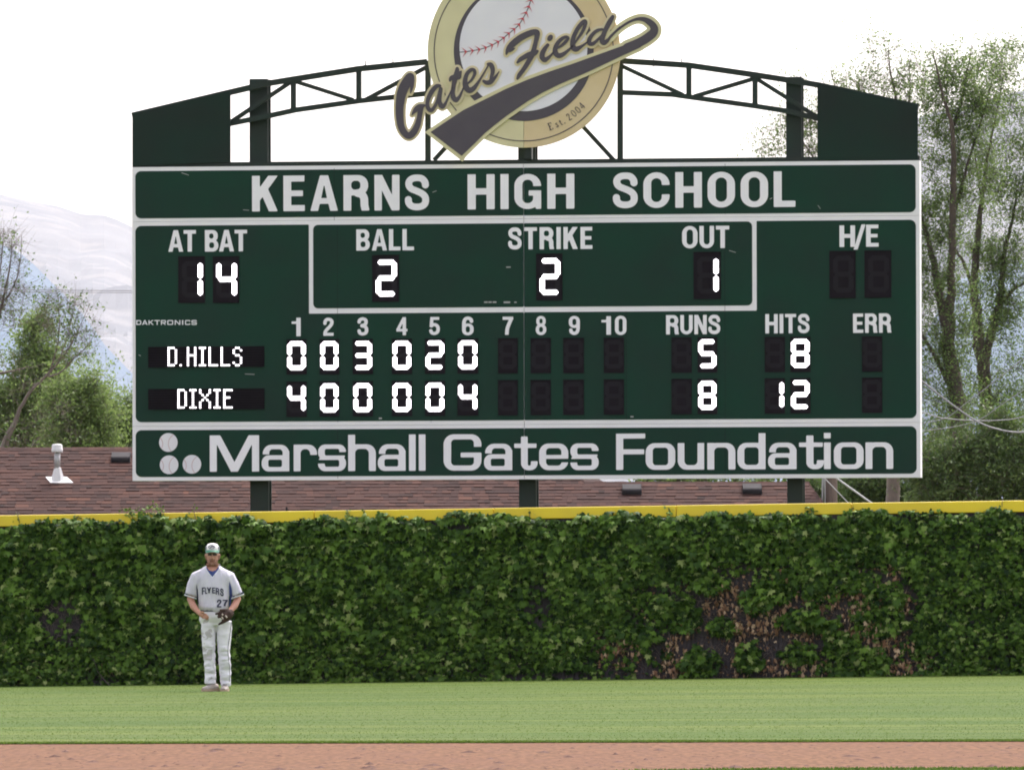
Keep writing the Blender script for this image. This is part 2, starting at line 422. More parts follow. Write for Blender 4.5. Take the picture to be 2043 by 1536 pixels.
def flat_shape(mb, loops, tf, yf, yb, mi=0):
    """solid plate: outline loops mapped by tf to local x,z, front at yf, back at yb"""
    L2 = [[tuple(tf(p)) for p in lp] for lp in loops]
    if not L2: return
    V, F = fill2d(L2)
    fs = []
    for a, b, c in F:
        cr = (V[b, 0] - V[a, 0]) * (V[c, 1] - V[a, 1]) - (V[b, 1] - V[a, 1]) * (V[c, 0] - V[a, 0])
        fs.append((int(a), int(b), int(c)) if cr > 0 else (int(a), int(c), int(b)))
    mb.add([(p[0], yf, p[1]) for p in V], fs, mi)
    for lp in L2:
        m = len(lp); ar = sum(lp[i][0] * lp[(i + 1) % m][1] - lp[(i + 1) % m][0] * lp[i][1] for i in range(m))
        vs = [(p[0], yf, p[1]) for p in lp] + [(p[0], yb, p[1]) for p in lp]
        mb.add(vs, [(i, i + m, (i + 1) % m + m, (i + 1) % m) for i in range(m)], mi)

def ring_(x0, y0, x1, y1, r, sx, sy):
    return sub(rr_(x0, y0, x1, y1, r), rr_(x0 + sx, y0 + sy, x1 - sx, y1 - sy, max(r - (sx + sy) / 2, 0.04)))
clip01 = lambda f: inter(f, bx_(-5, 0, 5, 1))
six = U(ring_(0, 0, .56, .63, .27, .18, .15), sub(st_(.175, [(.46, .72), (.43, .84), (.30, .91), (.16, .86), (.095, .70), (.09, .5), (.09, .3)]), rr_(.18, .15, .38, .48, .1)))
FB = {  # heavy sans: width, shape
 'K': (.70, clip01(U(bx_(0, 0, .21, 1), st_(.21, [(.12, .36), (.64, 1.1)], 0), st_(.22, [(.30, .66), (.62, -.1)], 0)))),
 'E': (.58, U(bx_(0, 0, .21, 1), bx_(0, 0, .58, .17), bx_(0, .83, .57, 1), bx_(0, .42, .53, .58))),
 'F': (.56, U(bx_(0, 0, .21, 1), bx_(0, .83, .56, 1), bx_(0, .40, .50, .56))),
 'A': (.75, sub(poly_([(0, 0), (.265, 1), (.485, 1), (.75, 0), (.54, 0), (.495, .2), (.255, .2), (.21, 0)]), poly_([(.295, .36), (.455, .36), (.375, .76)]))),
 'R': (.69, clip01(U(sub(U(bx_(0, .43, .35, 1), bx_(0, 0, .21, 1), rr_(0, .43, .67, 1, .27)), rr_(.21, .59, .46, .84, .10)), st_(.21, [(.36, .50), (.50, .45), (.56, .34), (.57, .14), (.62, -.08)])))),
 'N': (.68, clip01(U(bx_(0, 0, .2, 1), bx_(.48, 0, .68, 1), poly_([(0, 1), (.21, 1), (.68, 0), (.47, 0)])))),
 'S': (.65, st_(.185, [(.555, .69), (.54, .79), (.46, .885), (.33, .91), (.19, .885), (.11, .80), (.11, .69), (.18, .60), (.33, .535), (.47, .46), (.55, .36), (.55, .21), (.47, .12), (.33, .09), (.18, .12), (.10, .21), (.09, .32)])),
 'H': (.70, U(bx_(0, 0, .21, 1), bx_(.49, 0, .70, 1), bx_(0, .42, .70, .60))),
 'I': (.21, bx_(0, 0, .21, 1)),
 'G': (.70, U(sub(ring_(0, 0, .69, 1, .34, .205, .165), bx_(.40, .45, .9, .65)), bx_(.37, .38, .69, .53), bx_(.55, 0, .69, .5))),
 'C': (.69, sub(ring_(0, 0, .69, 1, .34, .205, .165), bx_(.42, .38, .9, .64))),
 'O': (.72, ring_(0, 0, .72, 1, .35, .21, .16)),
 'L': (.57, U(bx_(0, 0, .21, 1), bx_(0, 0, .57, .175))),
 'T': (.62, U(bx_(.205, 0, .415, 1), bx_(0, .83, .62, 1))),
 'B': (.67, sub(U(bx_(0, 0, .35, 1), rr_(0, .46, .64, 1, .25), rr_(0, 0, .67, .56, .27)), rr_(.21, .60, .43, .84, .10), rr_(.21, .16, .46, .43, .11))),
 'U': (.68, clip01(sub(rr_(0, 0, .68, 1.6, .33), rr_(.2, .165, .48, 1.9, .15)))),
 'Y': (.70, clip01(U(bx_(.245, 0, .455, .45), st_(.2, [(.35, .36), (.08, 1.06)], 0), st_(.2, [(.35, .36), (.62, 1.06)], 0)))),
 '0': (.56, ring_(0, 0, .56, 1, .28, .18, .155)),
 '1': (.42, U(bx_(.22, 0, .42, 1), bx_(0, .67, .3, .80), poly_([(.22, 1), (.24, .72), (.12, .72), (.22, .84)]))),
 '2': (.56, U(st_(.18, [(.09, .67), (.11, .80), (.18, .89), (.29, .91), (.41, .87), (.46, .76), (.43, .63), (.33, .49), (.19, .34), (.11, .21), (.10, .06)]), bx_(.005, 0, .55, .165))),
 '3': (.56, U(st_(.175, [(.09, .72), (.13, .85), (.27, .912), (.41, .86), (.445, .74), (.39, .60), (.21, .54)]), st_(.175, [(.21, .53), (.40, .48), (.47, .33), (.43, .15), (.27, .088), (.13, .14), (.09, .28)]))),
 '4': (.60, U(bx_(.34, 0, .52, 1), bx_(0, .21, .60, .36), poly_([(0, .34), (0, .21), (.18, .34), (.48, .94), (.44, 1), (.34, 1)]))),
 '5': (.56, U(bx_(.08, .84, .52, 1), poly_([(.07, 1), (.03, .45), (.19, .45), (.24, 1)]), st_(.175, [(.11, .49), (.20, .57), (.33, .565), (.43, .48), (.465, .33), (.42, .16), (.28, .088), (.14, .13), (.09, .26)]))),
 '6': (.56, six),
 '7': (.55, clip01(U(bx_(0, .83, .55, 1), st_(.19, [(.47, .93), (.34, .62), (.24, .32), (.21, -.1)])))),
 '8': (.56, U(ring_(.03, .46, .53, 1, .24, .165, .145), ring_(0, 0, .56, .58, .27, .175, .15))),
 '9': (.56, lambda X, Y: six(.56 - X, 1 - Y)),
 '/': (.33, poly_([(0, -.12), (.11, -.12), (.33, 1.02), (.22, 1.02)])),
}
arch = lambda w_, r_=.25: inter(sub(rr_(0, -1, w_, .735, r_), rr_(.19, -1.4, w_ - .19, .61, .12)), bx_(-1, 0, 3, 2))
FW = {  # wide square-ish sans
 'M': (1.37, poly_([(0, 0), (0, 1), (.29, 1), (.685, .26), (1.08, 1), (1.37, 1), (1.37, 0), (1.175, 0), (1.175, .76), (.78, 0), (.59, 0), (.195, .76), (.195, 0)])),
 'a': (.78, U(inter(ring_(.03, -.2, .78, .735, .25, .185, .125), bx_(-1, .47, 2, 1)), bx_(.595, 0, .78, .55), ring_(0, 0, .76, .445, .2, .185, .12))),
 'r': (.65, U(bx_(0, 0, .19, .735), sub(arch(.65), bx_(.3, -1, 2, .45)))),
 's': (.77, U(sub(ring_(0, .31, .77, .735, .2, .185, .12), bx_(.45, .43, 1, .525)), sub(ring_(0, 0, .77, .43, .2, .185, .12), bx_(-.2, .21, .33, .31)))),
 'h': (.76, U(bx_(0, 0, .19, 1), arch(.76))),
 'n': (.77, U(bx_(0, 0, .19, .735), arch(.77))),
 'u': (.76, lambda X, Y: U(bx_(0, 0, .19, .735), arch(.76))(.76 - X, .735 - Y)),
 'l': (.19, bx_(0, 0, .19, 1)),
 'G': (1.04, U(sub(ring_(0, 0, 1.04, 1, .28, .205, .14), bx_(.6, .45, 2, .655)), bx_(.47, .365, 1.04, .495))),
 't': (.65, U(bx_(.19, .15, .375, .93), bx_(0, .615, .62, .735), inter(ring_(.19, 0, .65, .6, .2, .185, .125), bx_(-1, -1, 2, .25)))),
 'e': (.81, U(sub(ring_(0, 0, .81, .735, .26, .19, .125), bx_(.5, .215, 1.2, .315)), bx_(.1, .315, .81, .42))),
 'F': (.81, U(bx_(0, 0, .195, 1), bx_(0, .865, .81, 1), bx_(0, .43, .78, .565))),
 'o': (.82, ring_(0, 0, .82, .735, .25, .195, .125)),
 'd': (.78, U(bx_(.59, 0, .78, 1), ring_(0, 0, .78, .735, .25, .19, .125))),
 'i': (.19, U(bx_(0, 0, .19, .735), bx_(0, .845, .19, 1))),
}
tw = .19
FT = {  # thin wide capitals
 'D': (1.1, st_(tw, [(.1, 0), (.1, 1)], 0)), 'O': (1.15, ring_(0, 0, 1.15, 1, .2, tw, tw)), 'I': (.22, bx_(0, 0, .22, 1)),
 'A': (1.2, clip01(U(st_(tw, [(.08, -.1), (.6, 1)], 0), st_(tw, [(1.12, -.1), (.6, 1)], 0), bx_(.3, .2, .9, .36)))),
 'K': (1.1, clip01(U(bx_(0, 0, tw, 1), st_(tw, [(.15, .42), (1.05, 1.1)], 0), st_(tw, [(.35, .6), (1.05, -.1)], 0)))),
 'T': (1.1, U(bx_(.45, 0, .65, 1), bx_(0, .82, 1.1, 1))),
 'R': (1.1, clip01(U(bx_(0, 0, tw, 1), ring_(0, .36, 1.05, 1, .2, tw, tw), st_(tw, [(.5, .45), (1.05, -.1)], 0)))),
 'N': (1.1, clip01(U(bx_(0, 0, tw, 1), bx_(.91, 0, 1.1, 1), st_(tw, [(.1, 1), (1.0, 0)], 0)))),
 'C': (1.1, sub(ring_(0, 0, 1.1, 1, .2, tw, tw), bx_(.7, .3, 2, .7))),
 'S': (1.1, U(sub(ring_(0, .41, 1.1, 1, .2, tw, tw), bx_(.6, .5, 2, .72)), sub(ring_(0, 0, 1.1, .59, .2, tw, tw), bx_(-1, .28, .5, .5)))),
}
FT['D'] = (1.1, U(bx_(0, 0, tw, 1), sub(U(rr_(0, 0, 1.1, 1, .4), bx_(0, 0, .5, 1)), rr_(tw, tw, .9, 1 - tw, .25))))
FS = {  # light serif for the founding date
 'E': (.62, U(bx_(.1, 0, .22, 1), bx_(0, 0, .58, .06), bx_(0, .94, .55, 1), bx_(.1, .48, .42, .54), bx_(.5, 0, .58, .2), bx_(.48, .8, .55, 1))),
 's': (.36, st_(.09, [(.29, .52), (.20, .60), (.08, .55), (.09, .42), (.25, .28), (.31, .15), (.20, .05), (.05, .08), (.05, .16)])),
 't': (.34, U(bx_(.1, .1, .2, .8), bx_(0, .56, .32, .63), st_(.08, [(.15, .15), (.2, .05), (.33, .07)]))),
 '.': (.14, circ_(.07, .07, .075)),
 '2': (.50, U(st_(.085, [(.05, .72), (.1, .87), (.24, .95), (.38, .86), (.38, .68), (.25, .42), (.05, .06)]), bx_(.02, 0, .47, .09))),
 '0': (.52, sub(lambda X, Y: (np.sqrt(((X - .26) / .25) ** 2 + ((Y - .5) / .5) ** 2) - 1) * .25, lambda X, Y: (np.sqrt(((X - .26) / .16) ** 2 + ((Y - .5) / .44) ** 2) - 1) * .16)),
 '4': (.52, U(bx_(.33, 0, .43, 1), bx_(0, .26, .52, .33), st_(.05, [(.03, .3), (.38, .98)], 0))),
}
_gc = {}
def glyph(font, ch):
    k = (id(font), ch)
    if k not in _gc:
        wd, f = font[ch]
        _gc[k] = (wd, contours(f, -.09, -.16, wd + .09, 1.09, 1 / 44))
    return _gc[k]

# ------------------------------------------------------------------ scoreboard frame of reference
BA = R(7.8)
BC = at(1050, 960, 136.0); BC.z = 0
def bl(px, py, yo=0.0):
    """pixel of the photo -> board-local x, z on the plane local y = yo"""
    d = ray(px, py); n = Vector((math.sin(BA), math.cos(BA), 0)); u = Vector((math.cos(BA), -math.sin(BA), 0))
    t = ((BC + n * yo - CAM).dot(n)) / d.dot(n); p = CAM + d * t - BC
    return p.dot(u), p.z

# ================================================================== SETTING
def gz(x, Y):
    """height of the playing field"""
    t = min(max((Y - 74.0) / 56.0, 0), 1.2)
    return -0.03 * (1 - t) + 0.0100 * max(min(x, 30), -30) * t
def sheet(name, xs, ys, mat, dz=0.0, edge=None):
    vs = []; fs = []
    nx = len(xs)
    for j, Y in enumerate(ys):
        for i, x in enumerate(xs):
            yy = Y + (edge(x) if edge and j == 0 else 0)
            vs.append((x, yy, gz(x, yy) + dz))
    for j in range(len(ys) - 1):
        for i in range(nx - 1):
            a = j * nx + i; fs.append((a, a + 1, a + 1 + nx, a + nx))
    me = bpy.data.meshes.new(name); me.from_pydata(vs, [], fs); me.update()
    o = link(name, me, mat); tag(o, kind='structure'); return o
bm = MB(); bm.add([(-9000, -60, -.55), (9000, -60, -.55), (9000, 9000, -.55), (-9000, 9000, -.55)], [(0, 1, 2, 3)])
tag(bm.build('ground', M['earth']), kind='structure')
xs_f = [-60, -30, -20, -14] + [i * 0.1 - 10 for i in range(201)] + [14, 20, 30, 60]
xs_c = [-60, -40, -30, -20, -12, -8, -4, 0, 4, 8, 12, 20, 30, 40, 60]
Y_EDGE = 73.6
EDG = lambda x: 0.10 * noise.noise(Vector((x * 2.2, 0, 3))) + 0.06 * noise.noise(Vector((x * 9, 4, 3))) - 0.006 * x
sheet('outfield_grass', xs_f, [Y_EDGE, 74.5, 78, 84, 90, 100, 110, 120, 130, 141, 150], M['grass'], 0.0, EDG)
sheet('infield_dirt', xs_c, [55, 60, 62, 66, 70, 73, 76], M['dirt'], -0.006)
IE = 61.45
def infield_edge(x): return IE + 0.05 * noise.noise(Vector((x * 3.1, 7, 1))) + (0.0 if x > 1.7 else max(-.7, (x - 1.7) * 0.5))
vs = []; fs = []
for i, x in enumerate(xs_f):
    vs += [(x, 8, -.03), (x, infield_edge(x), gz(x, 61) - 0.004)]
    if i: fs.append((2 * i - 2, 2 * i, 2 * i + 1, 2 * i - 1))
me = bpy.data.meshes.new('infield_grass'); me.from_pydata(vs, [], fs); me.update()
tag(link('infield_grass', me, M['grass']), kind='structure')

# mown blades that give the turf its grain
def blades(name, n, y0, y1, half, hgt, xmin=None, label=None, front=None):
    Y = y0 + (y1 - y0) * rng.random(n) ** 1.0
    X = (rng.random(n) * 2 - 1) * (half * Y)
    if xmin is not None: X = np.abs(X) * 1.0; X = X[X > xmin]; Y = Y[:len(X)]; n = len(X)
    if front is not None:
        keep = np.array([front(x, y) for x, y in zip(X, Y)]); X = X[keep]; Y = Y[keep]; n = len(X)
    Z = np.array([gz(x, y) for x, y in zip(X, Y)])
    a = rng.random(n) * 2 * math.pi; lean = rng.random(n) * 0.8 + 0.65; h = hgt * (0.6 + rng.random(n) * 0.7)
    wd = 0.004 + rng.random(n) * 0.005
    ba = a + math.pi / 2
    p0 = np.stack([X - np.cos(ba) * wd, Y - np.sin(ba) * wd, Z - 0.002], 1)
    p1 = np.stack([X + np.cos(ba) * wd, Y + np.sin(ba) * wd, Z - 0.002], 1)
    p2 = np.stack([X + np.cos(a) * np.sin(lean) * h * 1.3, Y + np.sin(a) * np.sin(lean) * h * 1.3, Z + h * np.cos(lean) + 0.0015], 1)
    V = np.stack([p0, p1, p2], 1).reshape(-1, 3)
    stripe = 0.5 + 0.5 * np.sin(Y * 2 * math.pi / 5.2 + 0.6)
    stripe = np.clip((stripe - .35) * 3, 0, 1) * 0.14
    nzv = np.array([noise.noise(Vector((x * .25, y * .11, 0))) for x, y in zip(X[::7], Y[::7])]); nzv = np.repeat(nzv, 7)[:n]
    st2 = np.array([noise.noise(Vector((x * .22, y * .75, 5))) + .7 * noise.noise(Vector((x * .5, y * 2.3, 9))) for x, y in zip(X[::3], Y[::3])]); st2 = np.repeat(st2, 3)[:n]
    t = np.clip(rng.normal(0.34, 0.055, n) + stripe + nzv * 0.2 + st2 * .30, 0, 1)
    me = tri_mesh(name, V, np.arange(3 * n).reshape(-1, 3), np.repeat(t, 3), M['grass_blade'])
    o = link(name, me); tag(o, label, 'grass', kind='stuff'); return o
blades('grass_blades', 90000, Y_EDGE - 0.02, 129.0, 0.0545, 0.0055, label='short mown grass blades covering the outfield in front of the ivy fence', front=lambda x, y: y > Y_EDGE + EDG(x) - 0.015)
blades('grass_fringe', 26000, Y_EDGE - 0.05, Y_EDGE + 0.5, 0.0545, 0.016, label='slightly taller grass lip along the edge of the reddish dirt', front=lambda x, y: y > Y_EDGE + EDG(x) - 0.03)
blades('infield_blades', 9000, 60.9, IE + 0.06, 0.056, 0.02, label='strip of grass blades nearest the camera below the dirt', front=lambda x, y: y < infield_edge(x) + 0.02)

# clods and stones on the dirt
n = 5200
cv = []; cf = []; ct = []
octv = np.array([(1, 0, 0), (-1, 0, 0), (0, 1, 0), (0, -1, 0), (0, 0, 1), (0, 0, -1)], float)
octf = [(0, 2, 4), (2, 1, 4), (1, 3, 4), (3, 0, 4), (2, 0, 5), (1, 2, 5), (3, 1, 5), (0, 3, 5)]
for i in range(n):
    Y = 61.6 + 11.6 * (random.random() ** (2.2 if i % 3 else 1.0)); x = (random.random() * 2 - 1) * .055 * Y
    s = 0.0035 + 0.010 * random.random() ** 3
    if random.random() < 0.05: s *= 2.0
    x += 0.04 * math.sin(i)
    P = octv * (s * (1 + random.random() * 1.6), s * 1.2, s * 0.55) * (1 + (rng.random((6, 1)) - .5) * .5) + (x, Y, gz(x, Y) - 0.012 + s * 0.25)
    b = len(cv); cv += [tuple(p) for p in P]; cf += [tuple(k + b for k in f) for f in octf]
me = bpy.data.meshes.new('dirt_clods'); me.from_pydata(cv, [], cf); me.update()
tag(link('dirt_clods', me, M['clod']), 'scattered dark reddish clods and pebbles on the infield dirt', 'dirt clods', kind='stuff')

# ------------------------------------------------------------------ mountains
def ridge(name, Y, prof, depth, rough, mat, seed, base=-2, nx=170, ny=46):
    pxs = [p[0] for p in prof]; pys = [p[1] for p in prof]
    X0 = at(pxs[0], 1000, Y).x; X1 = at(pxs[-1], 1000, Y).x
    vs = []; fs = []
    for i in range(nx):
        px = pxs[0] + (pxs[-1] - pxs[0]) * i / (nx - 1)
        top = at(px, float(np.interp(px, pxs, pys)), Y)
        for j in range(ny):
            t = j / (ny - 1)                 # 0 foot (near) .. 1 crest
            yy = Y - depth * (1 - t)
            hgt = (top.z - base) * (t ** 1.15) * (1 if t < 1 else 1)
            nz = noise.fractal(Vector((top.x / rough, yy / rough * 0.45, seed)), 0.9, 2.1, 6)
            nz2 = noise.fractal(Vector((top.x / (rough * .22), yy / (rough * .4), seed + 5)), 0.9, 2.1, 4)
            amp = (top.z) * 0.11 * math.sin(math.pi * min(t, 1)) + top.z * 0.012
            vs.append((top.x * (yy / Y), yy, base + hgt + nz * amp + nz2 * amp * 0.3))
    for i in range(nx - 1):
        for j in range(ny - 1):
            a = i * ny + j; fs.append((a, a + ny, a + ny + 1, a + 1))
    # far side
    b = len(vs)
    for i in range(nx):
        v = vs[i * ny + ny - 1]; vs.append((v[0], v[1] + depth * .6, base))
    for i in range(nx - 1): fs.append((i * ny + ny - 1, (i + 1) * ny + ny - 1, b + i + 1, b + i))
    me = bpy.data.meshes.new(name); me.from_pydata(vs, [], fs); me.update()
    return tag(link(name, me, mat), kind='structure')
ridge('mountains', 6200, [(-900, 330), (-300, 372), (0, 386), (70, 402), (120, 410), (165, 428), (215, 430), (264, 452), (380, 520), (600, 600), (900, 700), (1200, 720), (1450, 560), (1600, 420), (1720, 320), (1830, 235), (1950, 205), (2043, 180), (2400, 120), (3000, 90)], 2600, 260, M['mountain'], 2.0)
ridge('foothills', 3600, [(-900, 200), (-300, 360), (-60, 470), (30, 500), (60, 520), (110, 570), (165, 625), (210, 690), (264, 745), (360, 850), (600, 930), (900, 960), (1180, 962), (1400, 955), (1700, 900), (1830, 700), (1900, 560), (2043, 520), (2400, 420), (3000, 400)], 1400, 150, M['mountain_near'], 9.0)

# ================================================================== SCOREBOARD
SB = empty('scoreboard', BC, -BA)
tag(SB, 'large green baseball scoreboard with white lettering and lit white digits behind the ivy fence', 'scoreboard')
X0, _ = bl(264, 640); X1, _ = bl(1835.5, 640); XM, _ = bl(1045.5, 640)
def zavg(pl, pr): return (bl(264, pl)[1] + bl(1835, pr)[1]) / 2
Z_TOP, Z_S1, Z_S2, Z_BOT = zavg(333.5, 321), zavg(441.6, 431.5), zavg(850, 843), zavg(959.5, 952)
print('board', X0, X1, XM, Z_TOP, Z_S1, Z_S2, Z_BOT)
print('slants', bl(264, 333.5), bl(1835, 321), bl(264, 959.5), bl(1835, 952))
GAP = 0.003
def cabinet(name, z0, z1, holes_l, holes_r, label):
    """white faced box, split at the middle seam, with raised green fields"""
    root = None
    for side, (xa, xb) in enumerate(((X0, XM - GAP), (XM + GAP, X1))):
        mb = MB(); mb.box(xa, xb, 0, 0.24, z0, z1)
        o = mb.build(name, M['board_white'], SB); o['label'] = label + (' left half' if side == 0 else ' right half')
        if side == 0: root = o
        loops = contours(holes_l if side == 0 else holes_r, xa - .05, z0 - .05, xb + .05, z1 + .05, 0.012)
        g = MB(); flat_shape(g, loops, lambda p: p, -0.004, 0.002)
        g.build('green_field', M['board_green'], o)
        if side == 1: root2 = o
    return root, root2
def half(f, side): return inter(f, bx_(-20, -20, XM - .004, 20)) if side == 0 else inter(f, bx_(XM + .004, -20, 20, 20))
gx0, _ = bl(270.3, 640); gx1, _ = bl(1828, 640)
def field(pl0, pr0, pl1, pr1, r=.085): return rr_(gx0, zavg(pl1, pr1), gx1, zavg(pl0, pr0), r)
f1 = field(341, 329, 435, 425)
hp, hp2 = cabinet('header_panel', Z_S1 + .002, Z_TOP, half(f1, 0), half(f1, 1), 'school name panel')
ib = [bl(616.5, 624.7), bl(1510, 621)]; ii = [bl(625, 616), bl(1501, 609)]
iz_t = zavg(450.7, 439) + .003
ibz = (ib[0][1] + ib[1][1]) / 2; iiz = (ii[0][1] + ii[1][1]) / 2
f2o = field(450.7, 439, 842, 834.6)
f2 = U(sub(f2o, bx_(ib[0][0], ibz, ib[1][0], 20)), rr_(ii[0][0], iiz, ii[1][0], iz_t - .008, .07))
sp, sp2 = cabinet('score_panel', Z_S2 + .002, Z_S1 - .002, half(f2, 0), half(f2, 1), 'inning and count panel')
f3 = field(858, 850, 951.6, 944.5)
np_, np2 = cabinet('sponsor_panel', Z_BOT, Z_S2 - .002, half(f3, 0), half(f3, 1), 'foundation name panel')

def put_glyph(font, ch, px0, px1, ptop, pbase, parent, mat, yf=-0.009, yb=-0.003, name='letter', wov=None):
    wd, loops = glyph(font, ch)
    xa, _ = bl(px0, (ptop + pbase) / 2); xb, _ = bl(px1, (ptop + pbase) / 2)
    _, zt = bl((px0 + px1) / 2, ptop); _, zb = bl((px0 + px1) / 2, pbase)
    mb = MB(); flat_shape(mb, loops, lambda p: (xa + (xb - xa) * p[0] / wd, zb + (zt - zb) * p[1]), yf, yb)
    return mb.build(name, mat, parent)
def word(s, px0, px1, ptop, pbase, parent, font=FB, gap=.15, space=.45, slope=-.0075, mat=None, name='letter'):
    tot = sum(space if c == ' ' else font[c][0] for c in s) + gap * (len(s) - 1)
    k = (px1 - px0) / tot; x = 0
    for c in s:
        if c == ' ': x += space + gap; continue
        wd = font[c][0]; a = px0 + x * k; b = a + wd * k; dy = slope * ((a + b) / 2 - (px0 + px1) / 2)
        put_glyph(font, c, a, b, ptop + dy, pbase + dy, parent, mat or M['letter_white'], name=name); x += wd + gap
word('KEARNS', 503, 856, 350, 421, hp); word('HIGH', 933, 1146, 347.5, 417.5, hp, gap=.15)
word('SCHOOL', 1223, 1587, 343.5, 414.5, hp2)
word('AT', 336, 391, 459.5, 502.5, sp, gap=.02); word('BAT', 409, 493, 459, 502, sp, gap=.03)
word('BALL', 711, 826, 457.5, 500, sp, gap=.10); word('STRIKE', 1014, 1182, 453.5, 497.5, sp, gap=.13)
word('OUT', 1361, 1455, 451, 495.5, sp2, gap=.09)
put_glyph(FB, 'H', 1675, 1706, 450, 493, sp2, M['letter_white']); put_glyph(FB, '/', 1703, 1727, 449, 493, sp2, M['letter_white'])
put_glyph(FB, 'E', 1728, 1753, 448.5, 492.5, sp2, M['letter_white'])
for ch, a, b, t, bs in (('1', 582, 600, 634, 671), ('2', 645, 666, 634, 670), ('3', 713, 735, 633, 669.5), ('4', 791, 813, 633, 669), ('5', 856, 878, 632.5, 668.5), ('6', 922, 945, 631.5, 669),
                        ('7', 1003, 1024, 632, 668), ('8', 1069, 1090, 630.5, 668.5), ('9', 1135, 1157, 630.5, 668.5), ('1', 1200, 1219, 631, 668), ('0', 1227, 1250, 630, 668.5)):
    put_glyph(FB, ch, a, b, t, bs, sp if b < 1040 else sp2, M['letter_white'])
word('RUNS', 1329, 1437, 628.5, 667, sp2, gap=.09); word('HITS', 1527, 1615, 626.5, 665, sp2, gap=.1); word('ERR', 1702, 1778, 625.5, 664, sp2, gap=.10)
for ch, a, b in zip('DAKTRONICS', (163, 318, 498, 660, 835, 1008, 1210, 1408, 1490, 1665), (300, 475, 640, 805, 975, 1165, 1360, 1440, 1630, 1805)):
    put_glyph(FT, ch, 260 + a / 13.62, 260 + b / 13.62, 638.8, 648.3, sp, M['letter_white'])
for ch, a, b in zip('MarshallGat', (445, 703, 862, 983, 1133, 1280, 1435, 1484, 1607, 1808, 1958), (690, 840, 978, 1122, 1270, 1418, 1468, 1517, 1795, 1948, 2074)):
    xa = 240 + a / 2.491; xb = 240 + b / 2.491; sl = -(xa - 420) * .0045
    put_glyph(FW, ch, xa, xb, 868.3 + sl, 940.7 + sl, np_, M['letter_white'])
for ch, a, b in zip('esFoundation', (180, 328, 545, 685, 837, 977, 1120, 1265, 1412, 1530, 1577, 1727), (318, 462, 683, 825, 962, 1110, 1253, 1400, 1530, 1562, 1718, 1858)):
    xa = 1000 + a / 2.376; xb = 1000 + b / 2.376; sl = -(xa - 420) * .0038
    put_glyph(FW, ch, xa, xb, 868 + sl, 940.3 + sl, np2, M['letter_white'])
# three printed baseballs
for cx, cy in ((336, 882.5), (337.5, 927), (383, 926)):
    x, z = bl(cx, cy); r = 18.8 / 143.4
    mb = MB(); flat_shape(mb, contours(circ_(x, z, r), x - .2, z - .2, x + .2, z + .2, .006), lambda p: p, -.009, -.003)
    o = mb.build('baseball_disc', M['ball_white'], np_)
    for (ox, rr) in ((r * 1.12, r * 1.15), (-r * 1.55, r * 0.98)):
        arc = inter(sub(circ_(x + ox, z - r * .15, rr), circ_(x + ox, z - r * .15, rr - .009)), circ_(x, z, r - .004))
        mb = MB(); flat_shape(mb, contours(arc, x - .2, z - .2, x + .2, z + .2, .003), lambda p: p, -.011, -.008)
        mb.build('seam', M['stitch_pink'], o)
for pr, px, y0_, y1_ in ((sp, 674, 451, 842), (sp, 860, 625, 842), (sp2, 1447, 442, 836), (sp2, 1250, 621, 838), (hp, 667, 336, 440), (hp2, 1447, 327, 428), (np_, 674, 857, 954), (np2, 1447, 853, 946)):
    x, za = bl(px, y1_); _, zb = bl(px, y0_); mb = MB(); mb.box(x - .0022, x + .0022, -.0046, -.003, za, zb); mb.build('panel_joint', M['digit_black'], pr)
# worn stickers and scrapes on the paint
for (a, b, c, d) in ((966, 601.5, 973, 604.5), (974.5, 601.5, 981, 604.5), (983, 601.5, 990.5, 604.5), (1005, 601.5, 1018, 605), (1026, 602, 1031, 604.5), (1010, 532, 1019, 534.5), (1258, 830, 1264, 832.5), (756, 833, 762, 836)):
    xa, za = bl(a, d); xb, zb = bl(c, b); mb = MB(); mb.box(xa, xb, -.006, -.003, za, zb)
    mb.build('sticker', M['vent_grey'], sp)
for (a, b, c, d, pr) in ((362, 345, 377, 350, hp), (485, 419, 497, 420, hp), (863, 384, 871, 381, hp), (1536, 398, 1541, 395, hp2), (1632, 410, 1637, 417, hp2), (1455, 500, 1468, 504, sp2), (489, 746, 508, 747, sp), (277, 708, 281, 710, sp)):
    xa, za = bl(a, b); xb, zb = bl(c, d); mb = MB(); mb.sqtube((xa, -.005, za), (xb, -.005, zb), .008); mb.build('scratch', M['vent_grey'], pr)

# seven segment digits
SEG = {'0': 'abcdef', '1': 'bc', '2': 'abged', '3': 'abgcd', '4': 'fgbc', '5': 'afgcd', '6': 'afgecd', '7': 'abc', '8': 'abcdefg', '9': 'abcfgd', ' ': ''}
def segs(wd, t):
    """outlines in a box of width wd and height 1 (tips chamfered, long sides finely toothed like rows of leds)"""
    h = t / 2; g = .012; out = {}
    def bar(p, q, horiz):
        L = (q - p); n = int(L / .036)
        a, b = p + g, q - g
        top = [(a, 0), (a + h * .8, h)] + [(a + h * .8 + (b - a - 1.6 * h) * k / (2 * n), h - (.014 if k % 2 else 0)) for k in range(1, 2 * n)] + [(b - h * .8, h), (b, 0)]
        bot = [(x, -y) for x, y in reversed(top[1:-1])]
        return top + bot
    for nm, y in (('a', 1 - h), ('g', .5), ('d', h)):
        out[nm] = [(x, y + yy) for x, yy in bar(h * .6, wd - h * .6, 1)]
    for nm, x, y0, y1 in (('f', h, .5, 1 - h * .6), ('b', wd - h, .5, 1 - h * .6), ('e', h, h * .6, .5), ('c', wd - h, h * .6, .5)):
        out[nm] = [(x + yy, s) for s, yy in bar(y0, y1, 0)]
    return out
